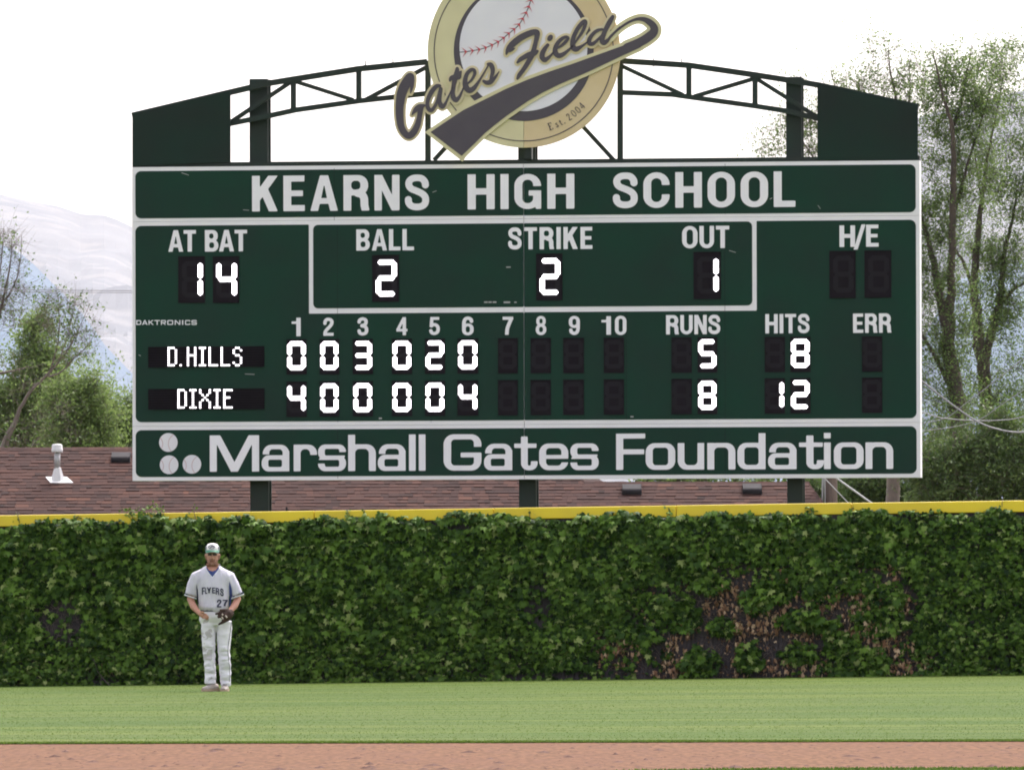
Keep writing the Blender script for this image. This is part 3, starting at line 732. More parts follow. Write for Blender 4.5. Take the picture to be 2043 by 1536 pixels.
def digit(px0, px1, pt, pb, ch, big, parent_name='digit_display'):
    xa, _ = bl(px0, pt); xb, _ = bl(px1, pt); _, zt = bl((px0 + px1) / 2, pt); _, zb = bl((px0 + px1) / 2, pb)
    W_, H_ = xb - xa, zt - zb
    mb = MB(); mb.box(0, W_, -.020, -.003, 0, H_)
    mb.box(-.004, W_ + .004, -.030, -.003, H_, H_ + .006)
    o = mb.build(parent_name, M['digit_black'], SB); o.location = (xa, 0, zb)
    o['label'] = ('unlit digit display' if ch == ' ' else 'digit display showing a lit ' + ch)
    dh = H_ * (.80 if big else .83); dw = W_ * (.80 if big else .93); t = .145 if big else .165
    sg = segs(dw / dh, t)
    x0 = W_ * (.5) - dw / 2 + (W_ * .03 if big else 0); z0 = H_ * (.11 if big else .12)
    for nm in 'abcdefg':
        lit = nm in SEG[ch]
        mb = MB(); pts = [(x0 + p[0] * dh, z0 + p[1] * dh) for p in sg[nm]]
        flat_shape(mb, [pts], lambda p: p, -.026 if lit else -.022, -.019)
        s = mb.build('lit_segment' if lit else 'segment', M['led'] if lit else M['segment_off'], o)
for a, b, ch in ((356, 409, '1'), (425, 477, '4')): digit(a, b, 512.5, 604.5, ch, 1)
digit(743, 796, 510, 602, '2', 1); digit(1070, 1122, 507, 599, '2', 1); digit(1384, 1438, 503.5, 597, '1', 1)
digit(1655, 1707, 501.5, 595, ' ', 1); digit(1725, 1778, 501, 594, ' ', 1)
cols = ((572, 612), (638, 677), (704, 744), (782, 822), (848, 888), (913, 954), (994, 1033), (1059, 1099), (1124, 1165), (1205, 1245), (1340, 1380), (1392, 1431), (1526, 1566), (1577, 1617), (1720, 1760))
for row, s in enumerate(('003020     5 8 '.replace(' ', ' '), '400004     8 12')):
    s = ['0', '0', '3', '0', '2', '0', ' ', ' ', ' ', ' ', ' ', '5', ' ', '8', ' '] if row == 0 else ['4', '0', '0', '0', '0', '4', ' ', ' ', ' ', ' ', ' ', '8', '1', '2', ' ']
    for (a, b), ch in zip(cols, s):
        f = ((a + b) / 2 - 592) / (1740 - 592)
        t0 = (677.5 - 5.5 * f) if row == 0 else (762 - 8 * f)
        digit(a, b, t0, t0 + 69.5, ch, 0)
# message displays with round leds
DM = {'D': (4, ['1110', '1001', '1001', '1001', '1001', '1001', '1001', '1110']), 'H': (4, ['1001', '1001', '1001', '1111', '1001', '1001', '1001', '1001']),
      'I': (3, ['111', '010', '010', '010', '010', '010', '010', '111']), 'L': (4, ['1000'] * 7 + ['1111']), 'S': (4, ['0110', '1001', '1000', '0110', '0001', '0001', '1001', '0110']),
      'X': (5, ['10001', '10001', '01010', '00100', '01010', '10001', '10001', '10001']), 'E': (4, ['1111', '1000', '1000', '1110', '1000', '1000', '1000', '1111']), '.': (1, ['0'] * 7 + ['1'])}
def message(px0, px1, pt, pb, items, x0z, y0z, txt):
    xa, _ = bl(px0, pt); xb, _ = bl(px1, pt); _, zt = bl(px0, pt); _, zb = bl(px0, pb)
    mb = MB(); mb.box(xa, xb, -.018, -.003, zb, zt); o = mb.build('message_display', M['digit_black'], SB)
    o['label'] = 'dot matrix strip lit with ' + txt
    n = 9
    lv = MB()
    for k in range(n):
        z = zb + (zt - zb) * (k + .0) / (n - 1) * .985 + .001; lv.box(xa + .005, xb - .005, -.034, -.017, z - .002, z + .002)
    lo = lv.build('louvre', M['segment_off'], o)
    for ch, c0 in items:
        mb = MB(); wd, rows = DM[ch]
        for r_, row in enumerate(rows):
            for c, v in enumerate(row):
                if v == '1':
                    px = 290 + (x0z + (c0 + c) * 39.3) / 8.172; py = 670 + (y0z + r_ * 40.2) / 8.172
                    x, z = bl(px, py); rr = 2.0 / 143.4
                    k8 = [(x + rr * math.cos(a * math.pi / 4), z + rr * math.sin(a * math.pi / 4)) for a in range(8)]
                    k4 = [(x + rr * .5 * math.cos(a * math.pi / 4), z + rr * .5 * math.sin(a * math.pi / 4)) for a in range(8)]
                    vs = [(p[0], -.018, p[1]) for p in k8] + [(p[0], -.030, p[1]) for p in k8] + [(p[0], -.036, p[1]) for p in k4]
                    fs = [(i, (i + 1) % 8, 8 + (i + 1) % 8, 8 + i) for i in range(8)] + [(8 + i, 8 + (i + 1) % 8, 16 + (i + 1) % 8, 16 + i) for i in range(8)] + [tuple(range(16, 24))]
                    mb.add(vs, fs)
        mb.build('lit_letter', M['led'], o)
message(296, 527.5, 692, 733, [('D', 0), ('.', 5), ('H', 8), ('I', 13), ('L', 17), ('L', 22), ('S', 27)], 385, 198, 'D.HILLS')
message(296, 527.5, 776, 817, [('D', 0), ('I', 5), ('X', 9), ('I', 15), ('E', 19)], 545, 886, 'DIXIE')

# posts, beams, truss and wing panels behind the faces
def ibeam(pxl, pxr, ptop, y0, d=.26):
    xa, _ = bl(pxl, 640, y0); xb, _ = bl(pxr, 640, y0); _, zt = bl(pxl, ptop, y0)
    mb = MB(); t = .022; wv = (xb - xa)
    mb.box(xa, xb, y0, y0 + t, -.5, zt); mb.box(xa, xb, y0 + d - t, y0 + d, -.5, zt)
    mb.box((xa + xb) / 2 - .009, (xa + xb) / 2 + .009, y0 + t, y0 + d - t, -.5, zt - .003)
    return mb.build('post', M['steel_green'], SB)
for a, b, t in ((498.5, 535.5, 158), (1034.5, 1069, 100), (1569.5, 1601, 154)):
    ibeam(a, b, t, .26)
YT = .125
def tp(px, py, yo=YT): x, z = bl(px, py, yo); return (x, yo, z)
def bar(p, q, name='brace', wd=.065, yo=YT):
    mb = MB(); mb.sqtube(tp(*p, yo), tp(*q, yo), wd); return mb.build(name, M['steel_green'], SB)
def chain(pts, name, wd=.075, yo=YT):
    for p, q in zip(pts[:-1], pts[1:]): bar(p, q, name, wd, yo)
chain([(264, 231), (462, 184), (535, 167), (590, 158), (716, 138), (852, 124)], 'top_chord', .08)
chain([(1238, 122), (1300, 126), (1375, 131), (1506, 150), (1570, 160), (1632, 170), (1833, 214)], 'top_chord', .08)
chain([(450, 249), (535, 232), (590, 220), (716, 202), (852, 187)], 'bottom_chord', .07)
chain([(1238, 185), (1340, 189), (1375, 194), (1506, 212), (1570, 222), (1645, 240)], 'bottom_chord', .07)
YB = YT + .003
for p, q in (((585.5, 160), (585.5, 220)), ((716, 140), (716, 202)), ((1374.5, 133), (1374.5, 193)), ((1506.5, 151), (1506.5, 212))): bar(p, q, 'strut', .07, YB)
bar((854, 122), (854, 322), 'strut', .075, YB); bar((1237.5, 122), (1237.5, 322), 'strut', .075, YB)
for p, q in (((462, 243), (582, 163)), ((589, 163), (705, 200)), ((727, 201), (852, 134)), ((866, 320), (1040, 130)), ((1240, 132), (1363, 190)), ((1385, 193), (1503, 158)), ((1510, 158), (1645, 243)), ((1225, 320), (1050, 130))):
    bar(p, q, 'brace', .058, YB + .003)
mb = MB(); _, zb = bl(264, 332, .1); mb.box(X0, X1, .03, .22, Z_TOP + .002, Z_TOP + .062); mb.build('top_beam', M['steel_green'], SB)
for pts in (((264.5, 228), (460, 182), (460, 324), (264.5, 331)), ((1631, 167), (1831.5, 211), (1831.5, 320), (1631, 320))):
    poly = [bl(a, b, .02) for a, b in pts]
    poly = [(p[0], max(p[1], Z_TOP + .003)) for p in poly]
    mb = MB(); mb.prism(poly, .0, .028); o = mb.build('wing_panel', M['wing_green'], SB)
    if pts[0][0] > 1000: o['label'] = 'right gable wing'
    else: o['label'] = 'left gable wing'
for px in (730, 785, 1305, 1361):   # little spikes clamped to the arch
    x, z = bl(px, 128 if px != 730 else 133, YT)
    mb = MB(); mb.box(x - .006, x + .006, YT - .05, YT - .038, z - .05, z + .08); mb.box(x - .014, x + .014, YT - .055, YT - .036, z - .02, z + .02); mb.build('clamp', M['steel_green'], SB)
for zz in (Z_TOP - .25, (Z_S1 + Z_S2) / 2, Z_BOT + .25):
    mb = MB(); mb.box(X0 + .1, X1 - .1, .262 + .262, .262 + .33, zz - .06, zz + .06); mb.build('rear_beam', M['steel_green'], SB)

# ================================================================== EMBLEM
EM = empty('round_field_sign', BC, -BA)
tag(EM, 'round gold baseball sign with dark script lettering and swoosh mounted on top of the scoreboard', 'sign')
EY = -0.12
def ek(f, x0, y0, x1, y1, h=1.2):
    """outline given in photo pixels with y down"""
    return contours(f, x0, y0, x1, y1, h)
def etf(p): return bl(p[0], p[1], EY)
def plate(name, f, box, lay, mat, parent=EM, h=1.2, thick=.006, back=None):
    loops = ek(f, *box, h)
    mb = MB(); yf = EY - lay * .006
    flat_shape(mb, loops, etf, yf, back if back is not None else yf + thick)
    return mb.build(name, mat, parent)
CX, CY = 1045, 103
DB = (845, -100, 1245, 305)
left = bx_(-100, -500, CX, 900); right = bx_(CX, -500, 3000, 900)
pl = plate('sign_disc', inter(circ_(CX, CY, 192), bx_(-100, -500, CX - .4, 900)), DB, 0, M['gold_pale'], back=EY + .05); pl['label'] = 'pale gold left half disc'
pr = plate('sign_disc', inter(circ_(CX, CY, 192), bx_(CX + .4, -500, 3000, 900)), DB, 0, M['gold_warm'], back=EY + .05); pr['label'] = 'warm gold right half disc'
plate('pinstripe_ring', sub(circ_(CX, CY, 179.6), circ_(CX, CY, 177.8)), DB, 1, M['navy'], h=1.0)
plate('dark_ring', sub(circ_(CX, CY - .5, 139.5), circ_(CX - .5, CY - 8, 126)), DB, 1, M['navy'])
plate('baseball_face', circ_(CX - .5, CY - 8, 127.5), DB, 1.5, M['ball_white'])
seam = [(915.6, 104.8), (933, 103.4), (965.6, 97), (995, 83.7), (1015.5, 67.5), (1033, 53), (1045, 35), (1053.7, 17.6), (1059.6, 0), (1063, -15)]
plate('seam', st_(1.6, seam), (900, -20, 1080, 115), 2.2, M['navy'], h=.8)
ss = smooth_path(seam, 8); L = [0]
for a, b in zip(ss[:-1], ss[1:]): L.append(L[-1] + float(np.hypot(*(b - a))))
k = 14
s = 14.0
while s < L[-1] - 2:
    x = float(np.interp(s, L, [p[0] for p in ss])); y = float(np.interp(s, L, [p[1] for p in ss]))
    x2 = float(np.interp(s + 1, L, [p[0] for p in ss])); y2 = float(np.interp(s + 1, L, [p[1] for p in ss]))
    t = np.array((x2 - x, y2 - y)); t /= np.hypot(*t); nn = np.array((-t[1], t[0])); c = np.array((x, y))
    P = [c + t * 3.2, c + t * .2 + nn * 2.6, c - t * 7.5 + nn * 9.5, c - t * 2 + nn * 2.2, c - t * 2.4, c - t * 2 - nn * 2.2, c - t * 7.5 - nn * 9.5, c + t * .2 - nn * 2.6]
    mb = MB(); flat_shape(mb, [[tuple(p) for p in P]], etf, EY - .0165, EY - .008); mb.build('stitch', M['stitch_red'], EM)
    s += 13.6
z1 = lambda p: tuple([760 + p[0] / 3.405, p[1] / 3.405] + [r / 3.405 for r in p[2:]])
zr1 = lambda p: (780 + p[0] / 7.678, 130 + p[1] / 7.678, p[2] / 7.678)
zr2 = lambda p: (1000 + p[0] / 8.5125, 10 + p[1] / 8.5125, p[2] / 8.5125)
zr3 = lambda p: (1180 + p[0] / 12.77, p[1] / 12.77, p[2] / 12.77)
rib = [z1(p) for p in [(339, 900), (430, 838), (565, 749), (700, 682), (851, 607), (1000, 543), (1150, 488), (1300, 438), (1450, 384), (1600, 330), (1700, 294), (1745, 275), (1768, 324), (1634, 385), (1417, 488), (1216, 575), (1100, 632), (1000, 690), (930, 738), (851, 793), (780, 848), (707, 908), (622, 993), (551, 1061)]]
loopb = brush_([zr3(p) for p in [(480, 985, 16), (600, 850, 22), (740, 720, 28), (900, 610, 30), (1060, 530, 32), (1200, 495, 42), (1340, 505, 58), (1460, 560, 76), (1565, 650, 88), (1610, 750, 98), (1580, 850, 108), (1480, 940, 112), (1350, 1030, 112), (1200, 1110, 114), (1050, 1178, 118), (930, 1230, 122)]])
ribf = U(poly_(rib), loopb)
tips = poly_([z1(p) for p in [(300, 900), (345, 868), (592, 1050), (555, 1100)]])
script = {
 'G': U(brush_([zr1(p) for p in [(303, 435, 6), (315, 390, 16), (328, 320, 27), (330, 225, 34), (300, 180, 56), (250, 262, 74), (202, 350, 76), (165, 450, 72), (148, 550, 66), (138, 650, 61), (138, 750, 58), (145, 850, 55), (163, 950, 52), (210, 1040, 50), (280, 1087, 50), (350, 1035, 50), (408, 930, 45), (438, 820, 37), (450, 740, 38), (470, 655, 36)]]),
        brush_([zr1(p) for p in [(515, 622, 20), (450, 640, 38), (400, 672, 38), (360, 718, 25), (325, 770, 8)]])),
 'a': U(brush_([zr1(p) for p in [(750, 322, 24), (700, 330, 30), (630, 410, 35), (580, 510, 32), (562, 600, 28), (580, 672, 32), (620, 700, 30), (668, 650, 25), (710, 560, 18), (740, 450, 22), (768, 370, 28)]]),
        brush_([zr1(p) for p in [(768, 370, 28), (757, 470, 25), (752, 560, 28), (770, 622, 38), (800, 640, 32), (840, 590, 20), (890, 480, 12), (925, 400, 9), (950, 340, 9)]])),
 't': U(brush_([zr1(p) for p in [(1020, 60, 26), (1012, 130, 38), (985, 220, 38), (965, 320, 32), (952, 420, 32), (962, 500, 38), (1000, 540, 36), (1050, 495, 24), (1090, 415, 15), (1120, 340, 10)]]),
        brush_([zr1(p) for p in [(905, 250, 10), (930, 205, 32), (990, 185, 38), (1040, 190, 35), (1062, 130, 25), (1080, 100, 10)]])),
 'e': brush_([zr1(p) for p in [(1180, 290, 12), (1240, 230, 18), (1288, 140, 24), (1278, 82, 24), (1230, 80, 28), (1170, 140, 30), (1142, 230, 34), (1147, 320, 42), (1192, 388, 44), (1255, 375, 38), (1320, 300, 24), (1390, 190, 14), (1450, 90, 11), (1495, 10, 10)]]),
 's': U(brush_([zr1(p) for p in [(1490, -10, 20), (1535, 0, 34), (1562, 60, 34), (1562, 120, 30), (1545, 180, 26), (1535, 240, 26)]]),
        brush_([zr1(p) for p in [(1425, 250, 22), (1470, 275, 32), (1530, 262, 36), (1590, 205, 24), (1635, 145, 12), (1662, 100, 5)]])),
 'F': U(brush_([zr2(p) for p in [(90, 845, 12), (115, 775, 34), (165, 705, 50), (240, 635, 55), (340, 560, 54), (450, 505, 52), (555, 468, 48), (615, 475, 44), (608, 560, 42), (590, 640, 36), (565, 740, 38), (540, 830, 44), (490, 930, 40), (430, 1030, 38), (370, 1120, 36), (310, 1200, 34), (280, 1260, 18)]]),
        brush_([zr2(p) for p in [(280, 985, 18), (330, 932, 34), (400, 890, 40), (480, 850, 44), (560, 830, 44), (620, 790, 22)]]), brush_([zr2(p) for p in [(150, 780, 30), (200, 760, 20), (238, 742, 6)]])),
 'i': U(brush_([zr2(p) for p in [(795, 685, 26), (745, 750, 35), (705, 830, 42), (702, 900, 45), (750, 938, 40), (820, 888, 24), (870, 838, 16), (905, 795, 12)]]), brush_([zr2(p) for p in [(848, 545, 34), (835, 565, 42), (822, 588, 36)]])),
 'e2': brush_([zr2(p) for p in [(960, 740, 16), (1040, 690, 24), (1110, 620, 26), (1142, 565, 22), (1100, 548, 24), (1030, 585, 30), (960, 660, 34), (922, 750, 38), (932, 830, 44), (990, 868, 42), (1080, 828, 30), (1170, 750, 18), (1225, 695, 13)]]),
 'l': brush_([zr2(p) for p in [(1250, 660, 14), (1330, 545, 22), (1400, 430, 28), (1438, 320, 28), (1425, 275, 26), (1365, 325, 34), (1290, 430, 34), (1235, 550, 36), (1218, 650, 42), (1228, 728, 46), (1280, 757, 44), (1370, 708, 24), (1450, 650, 14), (1485, 620, 11)]]),
 'd': U(brush_([zr2(p) for p in [(1720, 420, 20), (1640, 440, 28), (1560, 502, 30), (1502, 590, 35), (1502, 655, 38), (1560, 668, 32), (1640, 600, 22), (1720, 520, 20)]]),
        brush_([zr2(p) for p in [(1900, 205, 28), (1850, 290, 42), (1790, 400, 38), (1742, 510, 38), (1718, 600, 40), (1742, 648, 42), (1805, 615, 30), (1870, 530, 18), (1950, 450, 15), (2020, 385, 15)]])),
}
alls = U(*script.values())
plate('letter_backing', off(alls, 4.6), (778, 10, 1260, 300), 3.6, M['gold_trim'], back=EY - .012)
rb = plate('ribbon_backing', U(off(ribf, 6.6), tips), (838, 15, 1335, 330), 4.6, M['gold_pale'], back=EY - .006)
for kx, f in script.items():
    plate('script_letter', f, (778, 5, 1260, 300), 6.4, M['navy'], h=.9, thick=.012)
plate('ribbon', ribf, (838, 15, 1335, 330), 6.0, M['navy'], thick=.006)
for ch, ang in zip('Est.2004', (19.6, 24.3, 27.4, 29.9, 34.6, 38.8, 42.8, 46.8)):
    wd, loops = glyph(FS, ch); sz = 14.6
    a = R(ang); er = np.array((math.cos(a), -math.sin(a))); ed = np.array((math.sin(a), math.cos(a)))  # right and outward (pixel y down)
    c = np.array((CX, CY)) + ed * 166
    mb = MB(); flat_shape(mb, loops, lambda p: etf(c + er * ((p[0] - wd / 2) * sz) - ed * (p[1] * sz)), EY - .008, EY - .002)
    mb.build('letter', M['navy'], EM)
# brackets that carry the sign
mb = MB()
for px in (1052,):
    x, _ = bl(px, 100, EY); _, za = bl(px, 318, EY); _, zb2 = bl(px, 60, EY); mb.box(x - .05, x + .05, EY + .052, EY + .18, max(za, Z_TOP + .064), zb2)
mb.build('bracket', M['steel_green'], EM)

# ================================================================== OUTFIELD FENCE
FA = R(8.0)
FC = at(1021, 1357, 130.0); FC.z = 0
def fl(px, py, yo=0.0):
    d = ray(px, py); n_ = Vector((math.sin(FA), math.cos(FA), 0)); u = Vector((math.cos(FA), -math.sin(FA), 0))
    t = ((FC + n_ * yo - CAM).dot(n_)) / d.dot(n_); p = CAM + d * t - FC
    return p.dot(u), p.z
FE = empty('outfield_fence', FC, -FA)
tag(FE, 'long dark slatted outfield fence with a bright yellow top cap, overgrown with ivy', 'fence')
xa, zta = fl(0, 1028); xb, ztb = fl(2043, 998)
_, zba = fl(0, 1368); _, zbb = fl(2043, 1346)
ftop = lambda x: zta + (ztb - zta) * (x - xa) / (xb - xa)
fbot = lambda x: zba + (zbb - zba) * (x - xa) / (xb - xa)
print('fence', xa, xb, zta, ztb, zba, zbb)
CAPH = .152
seams = [fl(px, 1013)[0] for px in (-820, -460, -98, 263, 628, 986, 1350, 1700, 2062, 2420, 2780)]
for a, b in zip(seams[:-1], seams[1:]):
    a2, b2 = a + .004, b - .004
    j = random.uniform(-.004, .004)
    ps = [(a2, fbot(a2) * 0 + ftop(a2) - CAPH + j), (b2, ftop(b2) - CAPH + j), (b2, ftop(b2) + j), (a2, ftop(a2) + j)]
    mb = MB(); mb.prism([(p[0], p[1] - .0) for p in ps], -.05, .06)
    o = mb.build('cap_panel', M['yellow'], FE)
    bv = o.modifiers.new('bevel', 'BEVEL'); bv.width = .012; bv.segments = 2
mb = MB(); x = seams[0]
while x < seams[-1]:
    wd = .052; mb.box(x, x + wd, -.004 - .012 * random.random(), .015, fbot(x) - .3, ftop(x) - CAPH + .01); x += wd + .006
o = mb.build('slats', M['fence_dark'], FE); o['kind'] = 'stuff'
mb = MB(); mb.prism([(seams[0], fbot(seams[0]) - .3), (seams[-1], fbot(seams[-1]) - .3), (seams[-1], ftop(seams[-1]) - CAPH), (seams[0], ftop(seams[0]) - CAPH)], .0155, .0185); mb.build('backing_sheet', M['fence_dark'], FE)  # sheet added behind the slats to stop sky light showing through the gaps
for a in seams:
    mb = MB(); mb.box(a - .04, a + .04, .064, .14, fbot(a) - .4, ftop(a) - .02); mb.build('post', M['fence_dark'], FE)
for dz in (.35, 1.2, 2.0):
    mb = MB(); xs0, xs1 = seams[0], seams[-1]
    mb.prism([(xs0, fbot(xs0) + dz), (xs1, fbot(xs1) + dz), (xs1, fbot(xs1) + dz + .06), (xs0, fbot(xs0) + dz + .06)], .02, .058); mb.build('rail', M['fence_dark'], FE)

# ================================================================== IVY
IV = empty('ivy', FC, -FA)
tag(IV, 'dense dark green ivy covering the outfield fence, thin and brown in patches on the right', 'ivy')
LEAF = np.array([(0, 0, 0), (.30, .14, 0), (.52, -.10, 0), (.34, -.30, 0), (.46, -.62, 0), (.17, -.56, 0), (0, -1.0, 0), (-.17, -.56, 0), (-.46, -.62, 0), (-.34, -.30, 0), (-.52, -.10, 0), (-.30, .14, 0), (0, -.35, .10)], float)
LEAF[:, 2] += np.array([0, -.02, -.12, 0, -.13, 0, -.16, 0, -.13, 0, -.12, -.02, 0])
LF = [(12, i, (i + 1) % 12) for i in range(12)]
GREEN_PATCH = [(1560, 1165, 50, 34), (1640, 1165, 34, 40), (1605, 1235, 42, 22), (1660, 1250, 26, 16), (1690, 1290, 38, 26), (1600, 1300, 34, 22), (1400, 1320, 38, 30), (1370, 1225, 34, 36), (1740, 1322, 40, 30), (1680, 1335, 26, 20), (1760, 1236, 50, 34), (1500, 1310, 24, 30), (1450, 1250, 30, 20), (1520, 1195, 30, 26), (1330, 1215, 26, 30), (1420, 1160, 40, 20), (1770, 1190, 40, 26), (1710, 1160, 40, 22), (1850, 1260, 25, 60), (1290, 1270, 26, 22), (1240, 1240, 26, 30)]
BROWN = [(1545, 1150, 22, 14), (1530, 1262, 20, 30), (1560, 1215, 30, 16), (1700, 1205, 26, 26), (1690, 1172, 22, 14), (1372, 1250, 18, 16), (1350, 1300, 22, 28), (1340, 1335, 28, 20), (1600, 1278, 26, 16), (1665, 1262, 34, 14), (1775, 1282, 26, 26), (1828, 1310, 26, 24), (1815, 1336, 34, 14), (1610, 1192, 20, 12), (1782, 1136, 14, 16), (1255, 1285, 26, 18), (1225, 1295, 20, 16), (1240, 1325, 10, 12), (1440, 1205, 28, 20), (1490, 1230, 26, 26), (1630, 1335, 24, 16), (1705, 1240, 22, 22), (1740, 1190, 26, 20), (1470, 1290, 20, 30), (222, 1327, 14, 10), (1460, 1180, 30, 16), (1735, 1262, 30, 20), (1550, 1330, 30, 14), (1480, 1330, 20, 14), (1645, 1205, 22, 16), (1800, 1205, 18, 22)]
BARE = [(125, 1235, 44, 38, .88), (150, 1262, 20, 30, .6), (1083, 1205, 22, 42, .75), (1095, 1155, 14, 22, .5), (215, 1350, 36, 12, .6), (930, 1048, 28, 7, 1.0), (1810, 1028, 18, 6, .9), (1140, 1343, 55, 8, .9), (1050, 1345, 30, 7, .8), (1450, 1345, 320, 9, .9), (1500, 1250, 165, 112, 1.0), (1740, 1235, 110, 100, .90), (1280, 1310, 90, 40, .80), (1380, 1330, 80, 30, .9), (1320, 1240, 60, 70, .45), (1790, 1300, 75, 44, .9), (1230, 1280, 50, 40, .5), (870, 1340, 25, 8, .5)]
xpx = lambda x: (x - xa) / (xb - xa) * 2043.0
zpx = lambda x, z: 1368 - 22 * xpx(x) / 2043 - (z - fbot(x)) / (ftop(x) - fbot(x)) * (340 + 8 * xpx(x) / 2043)
def el(px, py, c, s=1.0): return ((px - c[0]) / (c[2] * s)) ** 2 + ((py - c[1]) / (c[3] * s)) ** 2
def cover(px, py):
    k = 1.0
    for c in BARE:
        d = el(px, py, c)
        if d < 1.6: k = min(k, 1 - c[4] * min(1, (1.6 - d) / .7))
    if k < 1:
        for c in GREEN_PATCH:
            d = el(px, py, c)
            d += .9 * noise.noise(Vector((px / 13, py / 13, 3))) + .5 * noise.noise(Vector((px / 5, py / 5, 9)))
            if d < 1.25: k = max(k, min(1, (1.25 - d) / .5))
    return k
def top_line(px):
    """photo row up to which the ivy climbs"""
    b = 1049 - 27 * px / 2043
    return b + 12 * noise.noise(Vector((px / 70.0, 1.5, 0))) + 12 * noise.noise(Vector((px / 22.0, 5.5, 0))) - 9 * math.exp(-((px - 320) / 40) ** 2) - 7 * math.exp(-((px - 1240) / 60) ** 2) - 7
def make_leaf(x, y, z, s, yaw, pitch, roll):
    m = (Matrix.Rotation(yaw, 3, 'Z') @ Matrix.Rotation(pitch, 3, 'X') @ Matrix.Rotation(roll, 3, 'Y'))
    m = np.array(m); P = LEAF[:, [0, 2, 1]] * (s, -s, s)      # hangs in x,z with its face to -y
    return P @ m.T + (x, y, z)
cand = []
x_lo, x_hi = xa - 1.2, xb + 1.2
tries = 54000
for i in range(tries):
    x = random.uniform(x_lo, x_hi); u = random.random()
    z = fbot(x) + (ftop(x) - fbot(x)) * (u * 1.02 - .01)
    px, py = xpx(x), zpx(x, z)
    if py < top_line(px): continue
    c = cover(px, py)
    if c < 1: c = min(1, max(0, c + .5 * c * (1 - c) * 4 * noise.noise(Vector((px / 16, py / 16, 8)))))
    if random.random() > c: continue
    cand.append((x, z, px, py, c))
leaves = []
for (x, z, px, py, c) in cand:
    clump = noise.noise(Vector((x * 2.6, z * 3.1, 1.0))) + .5 * noise.noise(Vector((x * 6, z * 7, 4.0)))
    depth = .05 + .13 * (clump + .6) * c
    lay = random.random()
    y = -max(.02, depth * (.25 + .9 * lay)) - .02
    if (z > ftop(x) - CAPH - .02): y = min(y, -.075 - .06 * lay)
    s = random.uniform(.048, .110) * (.9 if c < .9 else 1) * (1.0 + .12 * clump) * (0.85 if px > 1850 or py > 1280 and px < 1100 else 1.05)
    leaves.append((lay, x, y, z, s, random.gauss(0, .6), random.gauss(-.65, .5), random.gauss(0, .5), clump))
leaves.sort(key=lambda l: -(l[0] * .6 + l[4] * 8))
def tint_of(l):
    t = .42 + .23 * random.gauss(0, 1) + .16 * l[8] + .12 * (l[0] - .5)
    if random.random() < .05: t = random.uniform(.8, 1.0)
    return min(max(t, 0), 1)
vis = [l for l in leaves if 0 < xpx(l[1]) < 2043]
big = vis[:296]; bigset = set(id(l) for l in big)
protos = []
for t in (.25, .42, .55, .72, .97):
    P = make_leaf(0, 0, 0, 1, 0, 0, 0); protos.append(tri_mesh('leaf', P, LF, np.full(13, t), M['ivy']))
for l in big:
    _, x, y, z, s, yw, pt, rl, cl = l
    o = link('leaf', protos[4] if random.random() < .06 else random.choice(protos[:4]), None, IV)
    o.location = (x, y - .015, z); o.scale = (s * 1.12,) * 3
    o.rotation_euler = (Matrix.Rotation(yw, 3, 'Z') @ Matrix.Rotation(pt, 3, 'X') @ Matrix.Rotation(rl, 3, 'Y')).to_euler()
VV = []; TT = []
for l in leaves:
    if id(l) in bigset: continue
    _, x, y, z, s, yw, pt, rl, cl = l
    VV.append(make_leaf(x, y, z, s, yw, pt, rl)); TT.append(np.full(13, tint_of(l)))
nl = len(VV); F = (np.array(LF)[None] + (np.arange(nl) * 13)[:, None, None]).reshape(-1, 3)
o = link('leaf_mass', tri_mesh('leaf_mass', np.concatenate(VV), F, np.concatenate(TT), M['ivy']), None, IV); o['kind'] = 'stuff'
print('ivy leaves', nl)
# dead leaves
VV = []; TT = []
for c in BROWN:
    for k in range(int(c[2] * c[3] * .095)):
        a = random.random() * 6.28; r = random.random() ** .5 * 1.25
        px = c[0] + c[2] * r * math.cos(a); py = c[1] + c[3] * r * math.sin(a)
        x, z = fl(px, py)
        if z < fbot(x) + .01: continue
        s = random.uniform(.03, .095)
        P = make_leaf(0, 0, 0, s, random.gauss(0, 1.0), random.gauss(-.2, .7), random.gauss(0, .7)) * (random.uniform(.3, .8), 1, 1.05) + (x, -.04 - .07 * random.random(), z)
        VV.append(P); TT.append(np.full(13, min(1, max(0, random.gauss(.62, .24)))))
for k in range(1500):
    px = random.uniform(1180, 1860); py = random.uniform(1120, 1350); x, z = fl(px, py)
    if cover(px, py) > .8 or z < fbot(x) + .01: continue
    VV.append(make_leaf(x, -.03 - .05 * random.random(), z, random.uniform(.02, .05), random.gauss(0, 1), random.gauss(-.3, .9), random.gauss(0, 1.2))); TT.append(np.full(13, random.uniform(.1, .8)))
nl = len(VV); F = (np.array(LF)[None] + (np.arange(nl) * 13)[:, None, None]).reshape(-1, 3)
o = link('dead_leaves', tri_mesh('dead_leaves', np.concatenate(VV), F, np.concatenate(TT), M['ivy_dead']), None, IV); o['kind'] = 'stuff'; o['label'] = 'dry brown leaves on the right'
